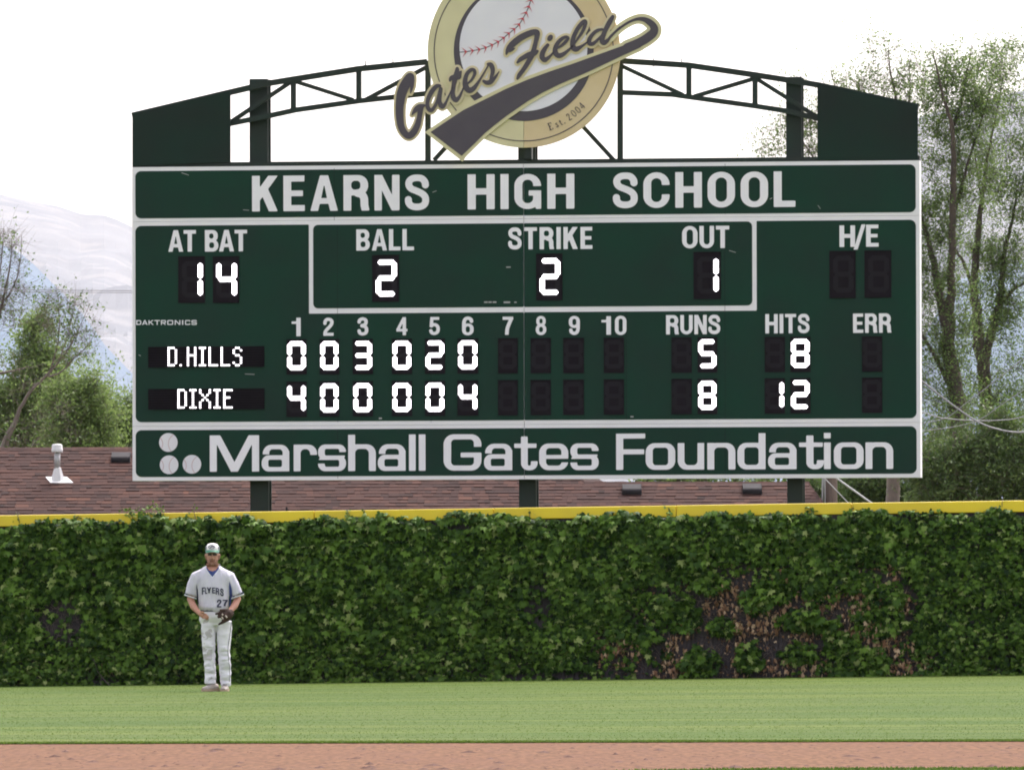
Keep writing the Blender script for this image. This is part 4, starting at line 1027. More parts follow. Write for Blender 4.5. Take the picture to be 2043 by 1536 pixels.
# stems
mb = MB()
def stem(px, py, L, ang, r, wob=.35, n=9, y=-.03):
    x, z = fl(px, py); pts = [(x, y, z)]; a = ang
    for k in range(n):
        a += random.gauss(0, wob); x += math.cos(a) * L / n; z += math.sin(a) * L / n
        pts.append((x, y - .02 * random.random() - (.02 if k > n - 3 else 0), max(z, fbot(x))))
    mb.tube(pts, [r * (1 - .7 * k / n) for k in range(n + 1)], 4)
for k in range(60): stem(random.gauss(125, 22), random.gauss(1240, 26), random.uniform(.15, .45), random.uniform(0, 6.28), random.uniform(.0025, .005), .6)
for k in range(520):
    px = random.uniform(1190, 1850); py = random.uniform(1140, 1345)
    stem(px, py, random.uniform(.15, .5), random.uniform(0.6, 2.6) + (3.1 if random.random() < .3 else 0), random.uniform(.002, .006), .45)
for k in range(26): stem(random.uniform(1640, 1700), random.uniform(1200, 1240), random.uniform(.2, .5), random.uniform(1.2, 1.9) + 3.14, .003, .25)
stem(222, 1366, .42, 2.35, .008, .12, y=-.15); stem(205, 1366, .2, 1.9, .005, .2, y=-.14)
for px in range(20, 2043, 70): stem(px + random.uniform(-25, 25), 1366 - 22 * px / 2043, random.uniform(.4, 1.4), random.uniform(1.2, 1.9), .007, .25)
mb.build('stems', M['twig'], IV)['kind'] = 'stuff'
# shoots that stand above the cap
def shoot(px, py, L, ang, nleaf, big_=.05, y0=-.06):
    m1 = MB(); x, z = fl(px, py); a = ang; pts = [(x, y0, z)]
    for k in range(8):
        a += random.gauss(0, .16); x += math.cos(a) * L / 8; z += math.sin(a) * L / 8; pts.append((x, y0 + random.uniform(-.02, .02), z))
    m1.tube(pts, [.006 * (1 - .09 * k) for k in range(9)], 5)
    st = m1.build('shoot', M['twig'], IV)
    V = []
    for k in range(nleaf):
        t = random.uniform(.15, 1); i = int(t * 7.99); p = pts[i]
        V.append(make_leaf(p[0] + random.gauss(0, .03), p[1] + random.gauss(0, .03), p[2] + random.gauss(0, .02), big_ * random.uniform(.6, 1.3) * (1.25 - .6 * t), random.gauss(0, 1), random.gauss(-.5, .5), random.gauss(0, .8)))
    F = (np.array(LF)[None] + (np.arange(nleaf) * 13)[:, None, None]).reshape(-1, 3)
    link('shoot_leaves', tri_mesh('shoot_leaves', np.concatenate(V), F, np.repeat(rng.uniform(.4, .95, nleaf), 13), M['ivy']), None, st)
shoot(273, 1050, .34, 1.75, 34, .05); shoot(272, 1045, .30, 1.4, 30, .06); shoot(284, 1040, .22, 1.1, 24, .055); shoot(300, 1042, .30, 1.7, 18, .035)
shoot(322, 1040, .32, 1.75, 26, .04); shoot(330, 1036, .20, 1.9, 18, .04); shoot(392, 1036, .20, 1.9, 14, .035); shoot(700, 1036, .15, 1.6, 16, .05); shoot(730, 1034, .13, 1.4, 14, .05)
shoot(1336, 1030, .13, 1.6, 14, .055); shoot(1058, 1032, .12, 1.5, 8, .035); shoot(40, 1040, .16, 1.6, 8, .03); shoot(150, 1036, .1, .8, 12, .05); shoot(1625, 1022, .12, 2.6, 14, .05); shoot(940, 1044, .13, 1.7, 5, .03); shoot(1700, 1022, .1, 1.6, 5, .03); shoot(2000, 1010, .12, 1.6, 8, .03)

# ================================================================== HOUSE
HY = 156.4; HPIT = R(20)
def hp_at(px, py):
    """photo point on the front roof slope -> world"""
    d = ray(px, py); n_ = Vector((0, -math.sin(HPIT), math.cos(HPIT))); e = at(1020, 1042, HY)
    t = (e - CAM).dot(n_) / d.dot(n_); return CAM + d * t
eave = at(1020, 1042, HY)
HO = empty('house', (0, HY + 3, -.5)); tag(HO, 'low house with a reddish brown shingle roof seen over the outfield fence', 'house')
HB = Vector((0, HY + 3, -.5))
def hl(p): return tuple(Vector(p) - HB)
outline = [hp_at(-420, 1042), hp_at(-420, 897), hp_at(1095, 897), hp_at(1166, 962.5), hp_at(1612, 962.5), hp_at(1672, 1042)]
S0 = hp_at(1020, 1042); CS, SN = math.cos(HPIT), math.sin(HPIT)
for i in range(len(outline)): outline[i] = Vector(outline[i])
zr_hi = outline[1].z; yr_hi = outline[1].y; zr_lo = outline[3].z; yr_lo = outline[3].y; ze = outline[0].z; ye = outline[0].y
xL = outline[0].x; xR = outline[5].x
def back(p, yr): return Vector((p.x, 2 * yr - p.y, p.z))
mb = MB()
dn = Vector((0, 0, -.03))
fr = [hl(p + dn) for p in outline]; mb.add(fr, [tuple(range(6))])
xm = outline[2].x
b0 = Vector((xL, 2 * yr_hi - ye, ze)); b1 = Vector((outline[5].x, 2 * yr_lo - ye, ze))
mb.add([hl(outline[1] + dn), hl(outline[2] + dn), hl(Vector((outline[2].x + (ye and 2.2), 2 * yr_hi - ye, ze))), hl(b0)], [(0, 3, 2, 1)])
mb.add([hl(outline[3] + dn), hl(outline[4] + dn), hl(b1), hl(Vector((outline[3].x, 2 * yr_lo - ye, ze)))], [(0, 3, 2, 1)])
mb.add([hl(outline[4] + dn), hl(outline[5] + dn), hl(b1)], [(0, 1, 2)])
mb.add([hl(outline[2] + dn), hl(outline[3] + dn), hl(Vector((outline[2].x + 2.2, 2 * yr_hi - ye, ze)))], [(0, 1, 2)])
roof = mb.build('roof', M['shingle'], HO)
a = roof.data.attributes.new('tint', 'FLOAT', 'POINT'); a.data.foreach_set('value', [.2] * len(roof.data.vertices))
mb = MB(); mb.box(xL + .5, xR - .5, ye + .45 - HB.y, 2 * yr_lo - ye - .4 - HB.y, 0, ze + .5 - .08 + .05); wl = mb.build('wall', M['siding'], HO)
for wx in (-5.2, -1.4, 3.0):
    mb = MB(); mb.box(wx, wx + 1.3, ye + .42 - HB.y, ye + .449 - HB.y, 1.3, 2.35); wn = mb.build('window', M['vent_white'], HO)
    mb = MB(); mb.box(wx + .08, wx + 1.22, ye + .40 - HB.y, ye + .419 - HB.y, 1.38, 2.27); mb.build('pane', M['vent_dark'], wn)
mb = MB(); mb.box(xL, xR, ye - .02 - HB.y, ye + .02 - HB.y, ze + .5 - .2, ze + .5 - .035); mb.build('fascia', M['siding'], HO)
# shingles: thick bottom edges, laid in courses; the middle ones are single parts
EXP = 0.0525 / SN
def xmax_at(z):
    pts = [(outline[5].z, outline[5].x), (outline[4].z, outline[4].x)]
    if z <= outline[4].z: return float(np.interp(z, [outline[5].z, outline[4].z], [outline[5].x, outline[4].x]))
    return float(np.interp(z, [outline[3].z, outline[2].z], [outline[3].x, outline[2].x]))
def shingle_verts(x0, w_, s0, th=.012, ln=None):
    ln = ln or EXP * 1.25
    o_ = []
    for (xx, s_, h) in ((x0, s0, th), (x0 + w_, s0, th), (x0 + w_, s0 + ln, .001), (x0, s0 + ln, .001), (x0, s0, -.004), (x0 + w_, s0, -.004), (x0 + w_, s0 + ln, -.006), (x0, s0 + ln, -.006)):
        p = Vector((xx, S0.y, S0.z)) + Vector((0, CS, SN)) * s_ + Vector((0, -SN, CS)) * (h + .004); o_.append(hl(p))
    return o_
SF = [(0, 1, 2, 3), (0, 4, 5, 1), (1, 5, 6, 2), (3, 7, 4, 0), (2, 6, 7, 3)]
SV = []; SFc = []; STt = []; singles = []
ncourse = int((zr_hi - S0.z) / .0525)
for k in range(ncourse + 1):
    s0 = k * EXP; z = S0.z + s0 * SN
    x = max(xL, -12.0) + random.uniform(-.2, 0); xm_ = xmax_at(z + .03)
    while x < xm_:
        w_ = random.choice((.09, .12, .15, .18, .22)); w2 = min(w_, xm_ - x)
        if w2 > .03:
            t = min(1, max(0, random.gauss(.42, .14) + .25 * noise.noise(Vector((x * .8, k * .5, 0)))))
            th = random.choice((.006, .010, .014))
            vis_ = -8.6 < x < 4.6
            if vis_ and w2 == w_ and w_ >= .18 and len(singles) < 290 and random.random() < .24:
                singles.append((x, w_, s0, t, th))
            else:
                b = len(SV); SV += shingle_verts(x, w2 - .004, s0, th); SFc += [tuple(i + b for i in f) for f in SF]; STt += [t] * 8
        x += w_
    if k == ncourse: break
me = bpy.data.meshes.new('shingles'); me.from_pydata(SV, [], SFc); me.update(); a = me.attributes.new('tint', 'FLOAT', 'POINT'); a.data.foreach_set('value', STt)
o = link('shingles', me, M['shingle'], roof); o['kind'] = 'stuff'
pm = {}
for (x, w_, s0, t, th) in singles:
    key = (w_, round(t * 6) / 6, th)
    if key not in pm:
        V = shingle_verts(0, w_ - .004, 0, th); me = bpy.data.meshes.new('shingle'); me.from_pydata(V, [], SF); me.update()
        a = me.attributes.new('tint', 'FLOAT', 'POINT'); a.data.foreach_set('value', [key[1]] * 8); me.materials.append(M['shingle']); pm[key] = me
    o = link('shingle', pm[key], None, roof); o.location = (x, CS * s0, SN * s0)
# ridge caps
mb = MB(); tl = []
for (p, q) in ((outline[1], outline[2]), (outline[3], outline[4]), (outline[2], outline[3]), (outline[4], outline[5])):
    L = (q - p).length; n_ = max(1, int(L / .16)); 
    for i in range(n_):
        a_ = p + (q - p) * (i / n_); b_ = p + (q - p) * ((i + 1.15) / n_); dv = Vector((0, .12 * CS, .12 * SN)); up = Vector((0, 0, .014 + .004 * (i % 2)))
        b0_ = len(mb.v); mb.add([hl(a_ - dv * .9 + up * .3), hl(b_ - dv * .9 + up * .3), hl(b_ + up + dv * 0), hl(a_ + up), hl(a_ + Vector((0, .12, -.035))), hl(b_ + Vector((0, .12, -.035)))], [(0, 1, 2, 3), (3, 2, 5, 4)])
        tl += [random.uniform(.2, .55)] * 6
rc = mb.build('ridge_cap', M['shingle'], roof); a = rc.data.attributes.new('tint', 'FLOAT', 'POINT'); a.data.foreach_set('value', tl); rc['kind'] = 'stuff'
# white flue
FLU = empty('roof_flue', hp_at(115, 958)); tag(FLU, 'white metal flue pipe with round cap and flashing on the brown roof', 'flue pipe')
S = 157.5 / 19500
def frl(dx, dy, s=S): return (dx * s, dy * s)
mb = MB()
c0 = Vector(FLU.location)
q = [Vector(hp_at(a, b)) - c0 + Vector((0, -SN, CS)) * .022 for a, b in ((91, 953.5), (133, 953.5), (146, 965), (101, 965))]
mb.add([tuple(p) for p in q] + [tuple(p + Vector((0, SN, -CS)) * .016) for p in q], [(0, 3, 2, 1), (0, 1, 5, 4), (1, 2, 6, 5), (2, 3, 7, 6), (3, 0, 4, 7)]); mb.build('flashing', M['vent_white'], FLU)
zz = lambda py: (958 - py) * S
mb = MB(); mb.hloft([(0, 0, zz(962), 14.5 * S, 14 * S), (0, 0, zz(956), 13.5 * S, 13 * S), (0, 0, zz(945), 10 * S, 10 * S), (0, 0, zz(932), 6.5 * S, 6.5 * S)], 6); mb.build('cone', M['vent_white'], FLU)
mb = MB(); mb.hloft([(-.005, 0, zz(935), 6.1 * S, 6.1 * S), (-.005, 0, zz(900), 6.1 * S, 6.1 * S)], 16); mb.build('pipe', M['vent_grey'], FLU, True)
mb = MB(); mb.hloft([(-.007, 0, zz(902), 10.6 * S, 10.6 * S), (-.007, 0, zz(900), 11.2 * S, 11.2 * S), (-.007, 0, zz(895), 11.2 * S, 11.2 * S), (-.007, 0, zz(894.5), 10.7 * S, 10.7 * S), (-.007, 0, zz(889), 10.7 * S, 10.7 * S), (-.007, 0, zz(886), 9.3 * S, 9.3 * S), (-.007, 0, zz(885), 5 * S, 5 * S)], 20); mb.build('flue_cap', M['vent_white'], FLU, True)
def boxvent(px, py, label):
    r = empty('roof_vent', hp_at(px, py)); tag(r, label, 'roof vent', 'box vents on the brown roof')
    c = Vector(r.location); w2 = 19 * S
    # sloped hood: back low, front tall, tilted like the roof
    prof = [(.30, .065), (-.02, .098), (-.06, .088), (-.075, .06), (-.075, .012), (.30, .006)]
    mb = MB()
    P = []
    for sx in (-w2, w2):
        for (s_, h_) in prof: v = Vector((0, CS, SN)) * s_ + Vector((0, -SN, CS)) * h_; P.append((sx, v.y, v.z))
    n_ = len(prof)
    mb.add(P, [tuple(range(n_)), tuple(range(2 * n_ - 1, n_ - 1, -1))] + [(i, (i + 1) % n_, (i + 1) % n_ + n_, i + n_) for i in range(n_)])
    o = mb.build('hood', M['vent_dark'], r); b = o.modifiers.new('b', 'BEVEL'); b.width = .01; b.segments = 2
    mb = MB(); P = []
    for (sx, s_) in ((-w2 * 1.02, -.08), (w2 * 1.02, -.08), (w2 * 1.02, .24), (-w2 * 1.02, .24)):
        v = Vector((0, CS, SN)) * s_ + Vector((0, -SN, CS)) * .02; P.append((sx, v.y, v.z))
    mb.add(P, [(0, 1, 2, 3)]); mb.build('flange', M['vent_dark'], r)
boxvent(241, 921, 'dark box vent near the white flue at the left end of the roof'); boxvent(1261, 985, 'dark box vent low on the roof midway between the middle and right posts'); boxvent(1501, 984, 'dark box vent on the roof just left of the right scoreboard post')
r = empty('vent_pipe', hp_at(572, 1024)); tag(r, 'short dark pipe stub standing on the roof right of the left scoreboard post', 'vent pipe')
mb = MB(); mb.hloft([(0, 0, -.05, .016, .016), (0, 0, .10, .016, .016)], 8); mb.build('pipe', M['vent_dark'], r); mb = MB(); mb.hloft([(0, 0, -.02, .04, .04), (0, 0, .01, .02, .02)], 8); mb.build('collar', M['vent_dark'], r)

# ================================================================== TREES
def tree(label, Y, base, limbs, clouds, ntip, nleaf, leaf, leafm, barkm, seed, cat='tree', group='trees behind the scoreboard', droop=0.0, twr=.006, spread=.075, tmean=.5, name='tree', fan=.35):
    """limbs: photo polylines (px, py, radius m); clouds: (px, py, rx, ry, weight) in photo pixels"""
    rs = random.Random(seed); rg = np.random.default_rng(seed)
    P0 = at(base[0], base[1], Y); P0.z = -.5
    root = empty(name, P0); tag(root, label, cat, group)
    mpp = Y / FPX
    sk = []; wood = MB()
    for li, lm in enumerate(limbs):
        pts = []; dy = 0; dd = rs.uniform(-.22, .22) if li else 0
        for k, (px, py, r_) in enumerate(lm):
            p = at(px, py, Y); p.y += dy; dy += dd * (lm[max(k - 1, 0)][1] - py) * mpp
            pts.append((p - P0, r_))
        sp = smooth_path([(p.x, p.y, p.z, r_) for p, r_ in pts], 5)
        for k in range(1, len(sp) - 1): sp[k][:3] += rg.normal(0, 1, 3) * min(.02, sp[k][3] * .16); sp[k][3] *= .80
        wood.tube([tuple(q[:3]) for q in sp], [max(q[3], .004) for q in sp], 8 if sp[0][3] > .05 else 5)
        sk += [(q[0], q[1], q[2], q[3]) for q in sp]
    trunk = wood.build('trunk', barkm, root, True)
    tips = []
    ws = [c[4] for c in clouds]
    for i in range(ntip):
        c = rs.choices(clouds, ws)[0]
        a = rs.random() * 6.283; r_ = rs.random() ** .5; q = rs.gauss(0, .45)
        px = c[0] + c[2] * r_ * math.cos(a); py = c[1] + c[3] * r_ * math.sin(a)
        p = at(px, py, Y) - P0; p.y += q * c[2] * mpp * (1 - .5 * r_)
        tips.append(p)
    tips.sort(key=lambda p: (p - Vector(sk[0][:3])).length)
    SK = np.array(sk); tw = MB(); leafpos = []
    SKl = [SK]
    arr = SK.copy()
    for p in tips:
        d = np.hypot(np.hypot(arr[:, 0] - p.x, arr[:, 1] - p.y), arr[:, 2] - p.z) + np.maximum(arr[:, 2] - p.z + .15, 0) * 1.6
        k = int(np.argmin(d)); s = Vector(arr[k, :3]); L = (p - s).length
        if L < .05: leafpos.append(p); continue
        n_ = max(3, int(L / .22)); pts = []
        bend = Vector((rs.gauss(0, .10), rs.gauss(0, .10), rs.uniform(.05, .28))) * L
        for j in range(n_ + 1):
            t = j / n_; q = s.lerp(p, t) + bend * (math.sin(math.pi * t) * .6) + Vector((rs.gauss(0, .014), rs.gauss(0, .014), rs.gauss(0, .014)))
            q.z -= droop * t * t * L; pts.append(q)
        r0 = min(arr[k, 3] * .65, twr * (1.2 + L * 1.2)); rad = [max(r0 * (1 - .75 * j / n_), twr * .35) for j in range(n_ + 1)]
        tw.tube(pts, rad, 3 if r0 < .012 else 5, cap=False)
        arr = np.concatenate([arr, np.array([(q.x, q.y, q.z, rr) for q, rr in zip(pts[1:], rad[1:])])])
        for j in range(max(1, n_ // 2), n_ + 1): leafpos.append(pts[j])
        # side twigs
        for j in range(5):
            t = rs.uniform(.3, 1); q = pts[int(t * n_)]; e = q + Vector((rs.gauss(0, fan), rs.gauss(0, fan), rs.gauss(.12, fan * .8))) * .7
            tw.tube([q, q.lerp(e, .5) + Vector((0, 0, .03)), e], [twr * .6, twr * .45, twr * .25], 3, cap=False); leafpos.append(e); leafpos.append(q.lerp(e, .6))
    tw.build('branches', barkm, root)
    if nleaf:
        LP = np.array([tuple(p) for p in leafpos]); idx = rg.integers(0, len(LP), nleaf)
        w_ = rg.random(len(LP)) ** 1.6; w_ /= w_.sum(); idx = rg.choice(len(LP), nleaf, p=w_)
        C = LP[idx] + rg.normal(0, 1, (nleaf, 3)) * spread
        d1 = rg.normal(0, 1, (nleaf, 3)); d1 /= np.linalg.norm(d1, axis=1)[:, None]
        d2 = rg.normal(0, 1, (nleaf, 3)); d2 -= (d1 * d2).sum(1)[:, None] * d1; d2 /= np.linalg.norm(d2, axis=1)[:, None]
        s = leaf * (.55 + rg.random(nleaf) * .9)
        A = C - d1 * s[:, None]; B = C + d2 * (s * .5)[:, None]; D_ = C + d1 * s[:, None]; E = C - d2 * (s * .5)[:, None]
        V = np.stack([A, B, D_, E], 1).reshape(-1, 3)
        t = np.clip(rg.normal(tmean, .22, nleaf) + .15 * (w_[idx] * len(LP) - 1) * .5, 0, 1)
        link('crown', tri_mesh('crown', V, np.arange(4 * nleaf).reshape(-1, 4), np.repeat(t, 4), leafm), None, root)
    return root
# right side, tall elms
tree('tall elm with a dark forked trunk just right of the scoreboard', 168, (1916, 1060), [
    [(1918, 1060, .22), (1914, 900, .19), (1908, 800, .17), (1893, 700, .15), (1886, 640, .11), (1872, 575, .09), (1862, 520, .07), (1850, 470, .05), (1838, 430, .03)],
    [(1893, 700, .12), (1896, 620, .11), (1897, 560, .09), (1898, 480, .08), (1901, 380, .07), (1900, 300, .055), (1896, 250, .045), (1880, 200, .03), (1868, 150, .02), (1858, 110, .01)],
    [(1898, 262, .045), (1915, 215, .035), (1925, 170, .025), (1935, 120, .015), (1940, 85, .008)],
    [(1905, 420, .04), (1930, 330, .032), (1955, 250, .022), (1975, 180, .012), (1985, 130, .007)],
    [(1908, 800, .06), (1870, 720, .04), (1820, 640, .03), (1760, 560, .02)]],
    [(1880, 330, 60, 150, 1.0), (1900, 200, 60, 90, .7), (1890, 130, 60, 55, .25), (1870, 480, 50, 100, .9), (1890, 620, 60, 90, .8), (1870, 740, 50, 90, .7), (1900, 860, 70, 80, .8), (1950, 300, 50, 130, .7), (1800, 600, 60, 160, .4), (1960, 120, 50, 60, .2)],
    520, 40000, .023, M['tree_leaf'], M['bark'], 21, tmean=.62)
tree('broad elm with leaning limbs at the right edge of the picture', 172, (1985, 1060), [
    [(1985, 1060, .20), (1975, 900, .17), (1965, 780, .15), (1955, 690, .14), (1948, 620, .11), (1943, 560, .09), (1950, 490, .075), (1955, 430, .06), (1964, 360, .045), (1975, 290, .03), (1990, 220, .02), (2000, 160, .01)],
    [(1960, 740, .10), (1972, 680, .10), (1988, 630, .09), (1996, 580, .08), (2001, 540, .065), (2004, 500, .05), (2020, 440, .035), (2030, 380, .02)],
    [(2001, 600, .05), (2025, 575, .035), (2050, 560, .03), (2090, 520, .02)],
    [(1943, 580, .05), (1925, 530, .04), (1905, 495, .03), (1890, 470, .02)],
    [(1960, 420, .03), (1950, 340, .02), (1935, 260, .012)]],
    [(1980, 420, 75, 120, 1.0), (2020, 300, 70, 120, .9), (1990, 180, 70, 80, .5), (2010, 560, 60, 100, .9), (1990, 700, 80, 100, .9), (2030, 830, 60, 100, .9), (1940, 860, 80, 90, .8), (2080, 450, 70, 200, .8), (2010, 110, 60, 50, .15)],
    520, 42000, .023, M['tree_leaf'], M['bark'], 33, tmean=.60)
tree('thin sparse elm whose twigs show above the right gable wing', 170, (1780, 1060), [
    [(1780, 1060, .16), (1782, 800, .13), (1785, 560, .10), (1788, 380, .06), (1790, 260, .04), (1786, 190, .03), (1776, 140, .02), (1772, 100, .01)],
    [(1786, 420, .05), (1730, 320, .035), (1690, 240, .022), (1668, 180, .014), (1655, 140, .007)],
    [(1786, 500, .05), (1700, 420, .035), (1640, 340, .025), (1600, 280, .016), (1560, 230, .008)],
    [(1788, 330, .03), (1810, 240, .022), (1815, 170, .014), (1812, 120, .007)]],
    [(1770, 190, 60, 60, .8), (1690, 210, 50, 60, .7), (1752, 110, 45, 45, .28), (1620, 270, 35, 50, .55), (1600, 220, 40, 40, .25), (1550, 270, 40, 45, .22), (1530, 305, 30, 20, .12), (1830, 170, 40, 60, .6), (1700, 400, 120, 120, .8), (1640, 150, 50, 40, .07)],
    380, 12000, .023, M['tree_leaf'], M['bark_pale'], 45, tmean=.6, twr=.005)
tree('dark dense tree low behind the fence right of the utility pole', 176, (1760, 1060), [
    [(1760, 1060, .15), (1762, 980, .12), (1765, 900, .09), (1770, 820, .05)]],
    [(1720, 985, 70, 50, 1.0), (1790, 960, 70, 70, 1.0), (1850, 930, 60, 80, 1.0), (1680, 990, 60, 40, .8), (1620, 985, 40, 30, .5)],
    300, 34000, .030, M['tree_leaf_dark'], M['bark'], 51, tmean=.45)
tree('dense dark shrubby tree with pale dead twigs under the leaning elm', 165, (1900, 1060), [
    [(1900, 1060, .15), (1904, 980, .12), (1908, 920, .08), (1905, 860, .05)], [(1902, 1010, .03), (1890, 960, .02), (1880, 930, .01)], [(1898, 1010, .03), (1902, 960, .02), (1912, 930, .01)]],
    [(1870, 960, 60, 60, .9), (1940, 950, 70, 70, 1.0), (2010, 960, 60, 70, 1.0), (1980, 880, 70, 60, .6), (2080, 940, 60, 90, .8)],
    320, 38000, .030, M['tree_leaf_dark'], M['bark_pale'], 57, tmean=.52)
tree('small green tree showing in the gap left of the right scoreboard post', 186, (1480, 1060), [[(1480, 1060, .1), (1470, 980, .07), (1450, 900, .04)], [(1470, 1000, .05), (1380, 965, .03), (1300, 950, .015)]],
    [(1330, 955, 70, 16, .6), (1450, 945, 120, 40, 1.0), (1600, 955, 50, 30, .8)], 150, 7000, .040, M['tree_leaf'], M['bark'], 61, tmean=.5)
# left side
tree('leafy bright green tree at the far left behind the brown roof', 176, (20, 1060), [
    [(20, 1060, .16), (22, 950, .13), (30, 860, .09), (40, 790, .05)], [(24, 900, .06), (-20, 830, .04), (-60, 780, .02)]],
    [(20, 840, 70, 70, 1.0), (70, 700, 34, 70, .55), (60, 790, 60, 60, .9), (-50, 830, 60, 80, .8), (90, 860, 60, 50, .8), (75, 655, 14, 30, .15), (110, 740, 30, 50, .3)],
    380, 40000, .030, M['tree_leaf'], M['bark_pale'], 71, group='trees behind the left end of the roof', tmean=.88)
tree('leafy green tree in the middle of the left group of trees', 174, (160, 1060), [
    [(160, 1060, .13), (160, 960, .1), (158, 880, .07), (155, 800, .04)]],
    [(150, 850, 55, 55, 1.0), (170, 790, 36, 40, .7), (140, 800, 40, 40, .6), (190, 870, 30, 40, .6)],
    240, 22000, .029, M['tree_leaf'], M['bark_pale'], 73, group='trees behind the left end of the roof', tmean=.85)
tree('slim bright green tree beside the left edge of the scoreboard', 178, (225, 1060), [
    [(225, 1060, .1), (222, 960, .08), (214, 880, .05), (206, 800, .02)], [(224, 950, .04), (250, 880, .03), (264, 820, .02)]],
    [(212, 850, 28, 50, .9), (207, 790, 12, 30, .3), (245, 870, 30, 40, .8), (262, 820, 14, 40, .35), (290, 860, 30, 60, .5)],
    160, 15000, .029, M['tree_leaf'], M['bark_pale'], 79, group='trees behind the left end of the roof', tmean=.9)
tree('nearly bare tree with fine twigs rising at the left edge', 168, (-60, 1060), [
    [(-60, 1060, .13), (-50, 900, .10), (-30, 760, .065), (-10, 660, .04), (8, 590, .026), (20, 530, .016), (24, 480, .008)],
    [(-30, 760, .05), (0, 745, .035), (28, 740, .02), (60, 730, .01)],
    [(-5, 640, .03), (-2, 560, .02), (4, 500, .012), (6, 455, .006)], [(10, 600, .025), (32, 560, .015), (42, 510, .009), (44, 470, .005)]],
    [(10, 540, 36, 80, 1.0), (30, 600, 30, 60, .6), (-10, 640, 40, 60, .5), (30, 760, 50, 60, .4), (12, 480, 26, 30, .3)],
    170, 700, .026, M['tree_leaf'], M['bark_pale'], 83, group='trees behind the left end of the roof', tmean=.5, twr=.0045, spread=.05)
tree('leaning bare limb tree with spread out twigs in front of the left greenery', 170, (-20, 1060), [
    [(-20, 1060, .13), (0, 920, .1), (30, 840, .05), (58, 785, .034), (90, 752, .026), (118, 722, .018), (140, 690, .012), (160, 650, .008), (178, 610, .004)],
    [(90, 752, .025), (118, 745, .02), (150, 712, .014), (175, 690, .009), (192, 660, .004)], [(100, 740, .02), (116, 680, .014), (118, 620, .009), (112, 570, .005)], [(118, 722, .015), (140, 650, .009), (150, 600, .005)]],
    [(140, 650, 50, 70, 1.0), (110, 620, 40, 50, .7), (90, 590, 36, 30, .3), (165, 690, 34, 40, .5), (80, 850, 90, 60, .7), (30, 870, 60, 50, .4)],
    190, 1300, .028, M['tree_leaf'], M['bark_pale'], 89, group='trees behind the left end of the roof', tmean=.35, twr=.004, spread=.05)

# ================================================================== POLES AND WIRES
PO = empty('utility_pole', at(1658, 1060, 158.0)); PO.location.z = -.5
tag(PO, 'weathered wooden utility pole behind the fence right of the house roof', 'utility pole')
mpp = 158.0 / FPX
zt = at(1658, 420, 158).z + .5
mb = MB(); mb.hloft([(0, 0, 0, .115, .115), (0, 0, zt * .6, .10, .10), (0, 0, zt, .085, .085)], 14); mb.build('pole', M['wood_pole'], PO, True)
mb = MB(); mb.tube([(-.13, -.03, 0), (-.125, -.03, 2.0), (-.15, -.03, 2.9), (-.11, -.03, 4.0)], .018, 6); mb.tube([(-.10, -.1, 0), (-.098, -.1, 4)], .01, 5); mb.build('conduit', M['vent_grey'], PO)
mb = MB(); mb.box(-.6, .6, -.06, .06, zt - .45, zt - .33); mb.build('crossarm', M['wood_pole'], PO)
p2 = at(-900, 1060, 158.0); PL = empty('utility_pole', (p2.x, 158, -.5)); tag(PL, 'distant utility pole carrying the two thin power lines on the left', 'utility pole')
mb = MB(); mb.hloft([(0, 0, 0, .13, .13), (0, 0, zt, .09, .09)], 12); mb.build('pole', M['wood_pole'], PL, True)
mb = MB(); mb.box(-.05, .05, -.5, .5, zt - .45, zt - .33); mb.build('crossarm', M['wood_pole'], PL)
def wire(name, label, pts, Y, rad, mat, cat='cable', group=None):
    P = [at(a, b, Y if len(r_) == 0 else r_[0]) for a, b, *r_ in pts]
    o_ = P[0].copy(); sp = smooth_path([tuple(p - o_) for p in P], 8)
    mb = MB(); mb.tube([tuple(p) for p in sp], rad, 6); o = mb.build(name, mat); o.location = o_; tag(o, label, cat, group); return o
wire('power_line', 'upper of two thin power lines crossing the left sky', [(-900, 566), (-400, 575), (0, 577.5), (264, 580), (900, 580), (1600, 560), (1655, 558)], 158, .0065, M['power_line'], 'power line', 'two thin power lines on the left')
wire('power_line', 'lower of two thin power lines crossing the left sky', [(-900, 572), (-400, 580), (0, 582), (264, 584), (900, 584), (1600, 566), (1655, 564)], 158.3, .0055, M['power_line'], 'power line', 'two thin power lines on the left')
wire('hanging_cable', 'thick grey cable sagging from the scoreboard edge down to the right', [(1662, 600), (1740, 680), (1838, 759), (1890, 800), (1945, 838), (1990, 856), (2043, 862), (2150, 850), (2300, 800)], 158, .014, M['cable'], 'cable', 'cables in front of the elms')
wire('hanging_cable', 'grey cable running nearly level low across the elm trunks', [(1662, 760), (1760, 800), (1838, 822), (1880, 834), (1945, 839), (2000, 838), (2043, 831), (2200, 790)], 158.4, .0095, M['cable'], 'cable', 'cables in front of the elms')
wire('hanging_cable', 'thin cable rising to the right in front of the dark elm trunk', [(1662, 880), (1750, 862), (1850, 843), (1890, 832), (1925, 806), (1966, 775), (2060, 700)], 159, .0065, M['cable'], 'cable', 'cables in front of the elms')
wire('hanging_cable', 'lowest thin cable curving up to the right in front of the elms', [(1662, 875), (1760, 866), (1865, 857), (1920, 848), (1960, 834), (2000, 806), (2100, 740)], 159.3, .0065, M['cable'], 'cable', 'cables in front of the elms')
wire('guy_wire', 'thick pale guy wire slanting down to the right of the utility pole', [(1600, 905), (1668, 953), (1745, 1008), (1800, 1048)], 155, .0155, M['guy_wire'], 'guy wire')
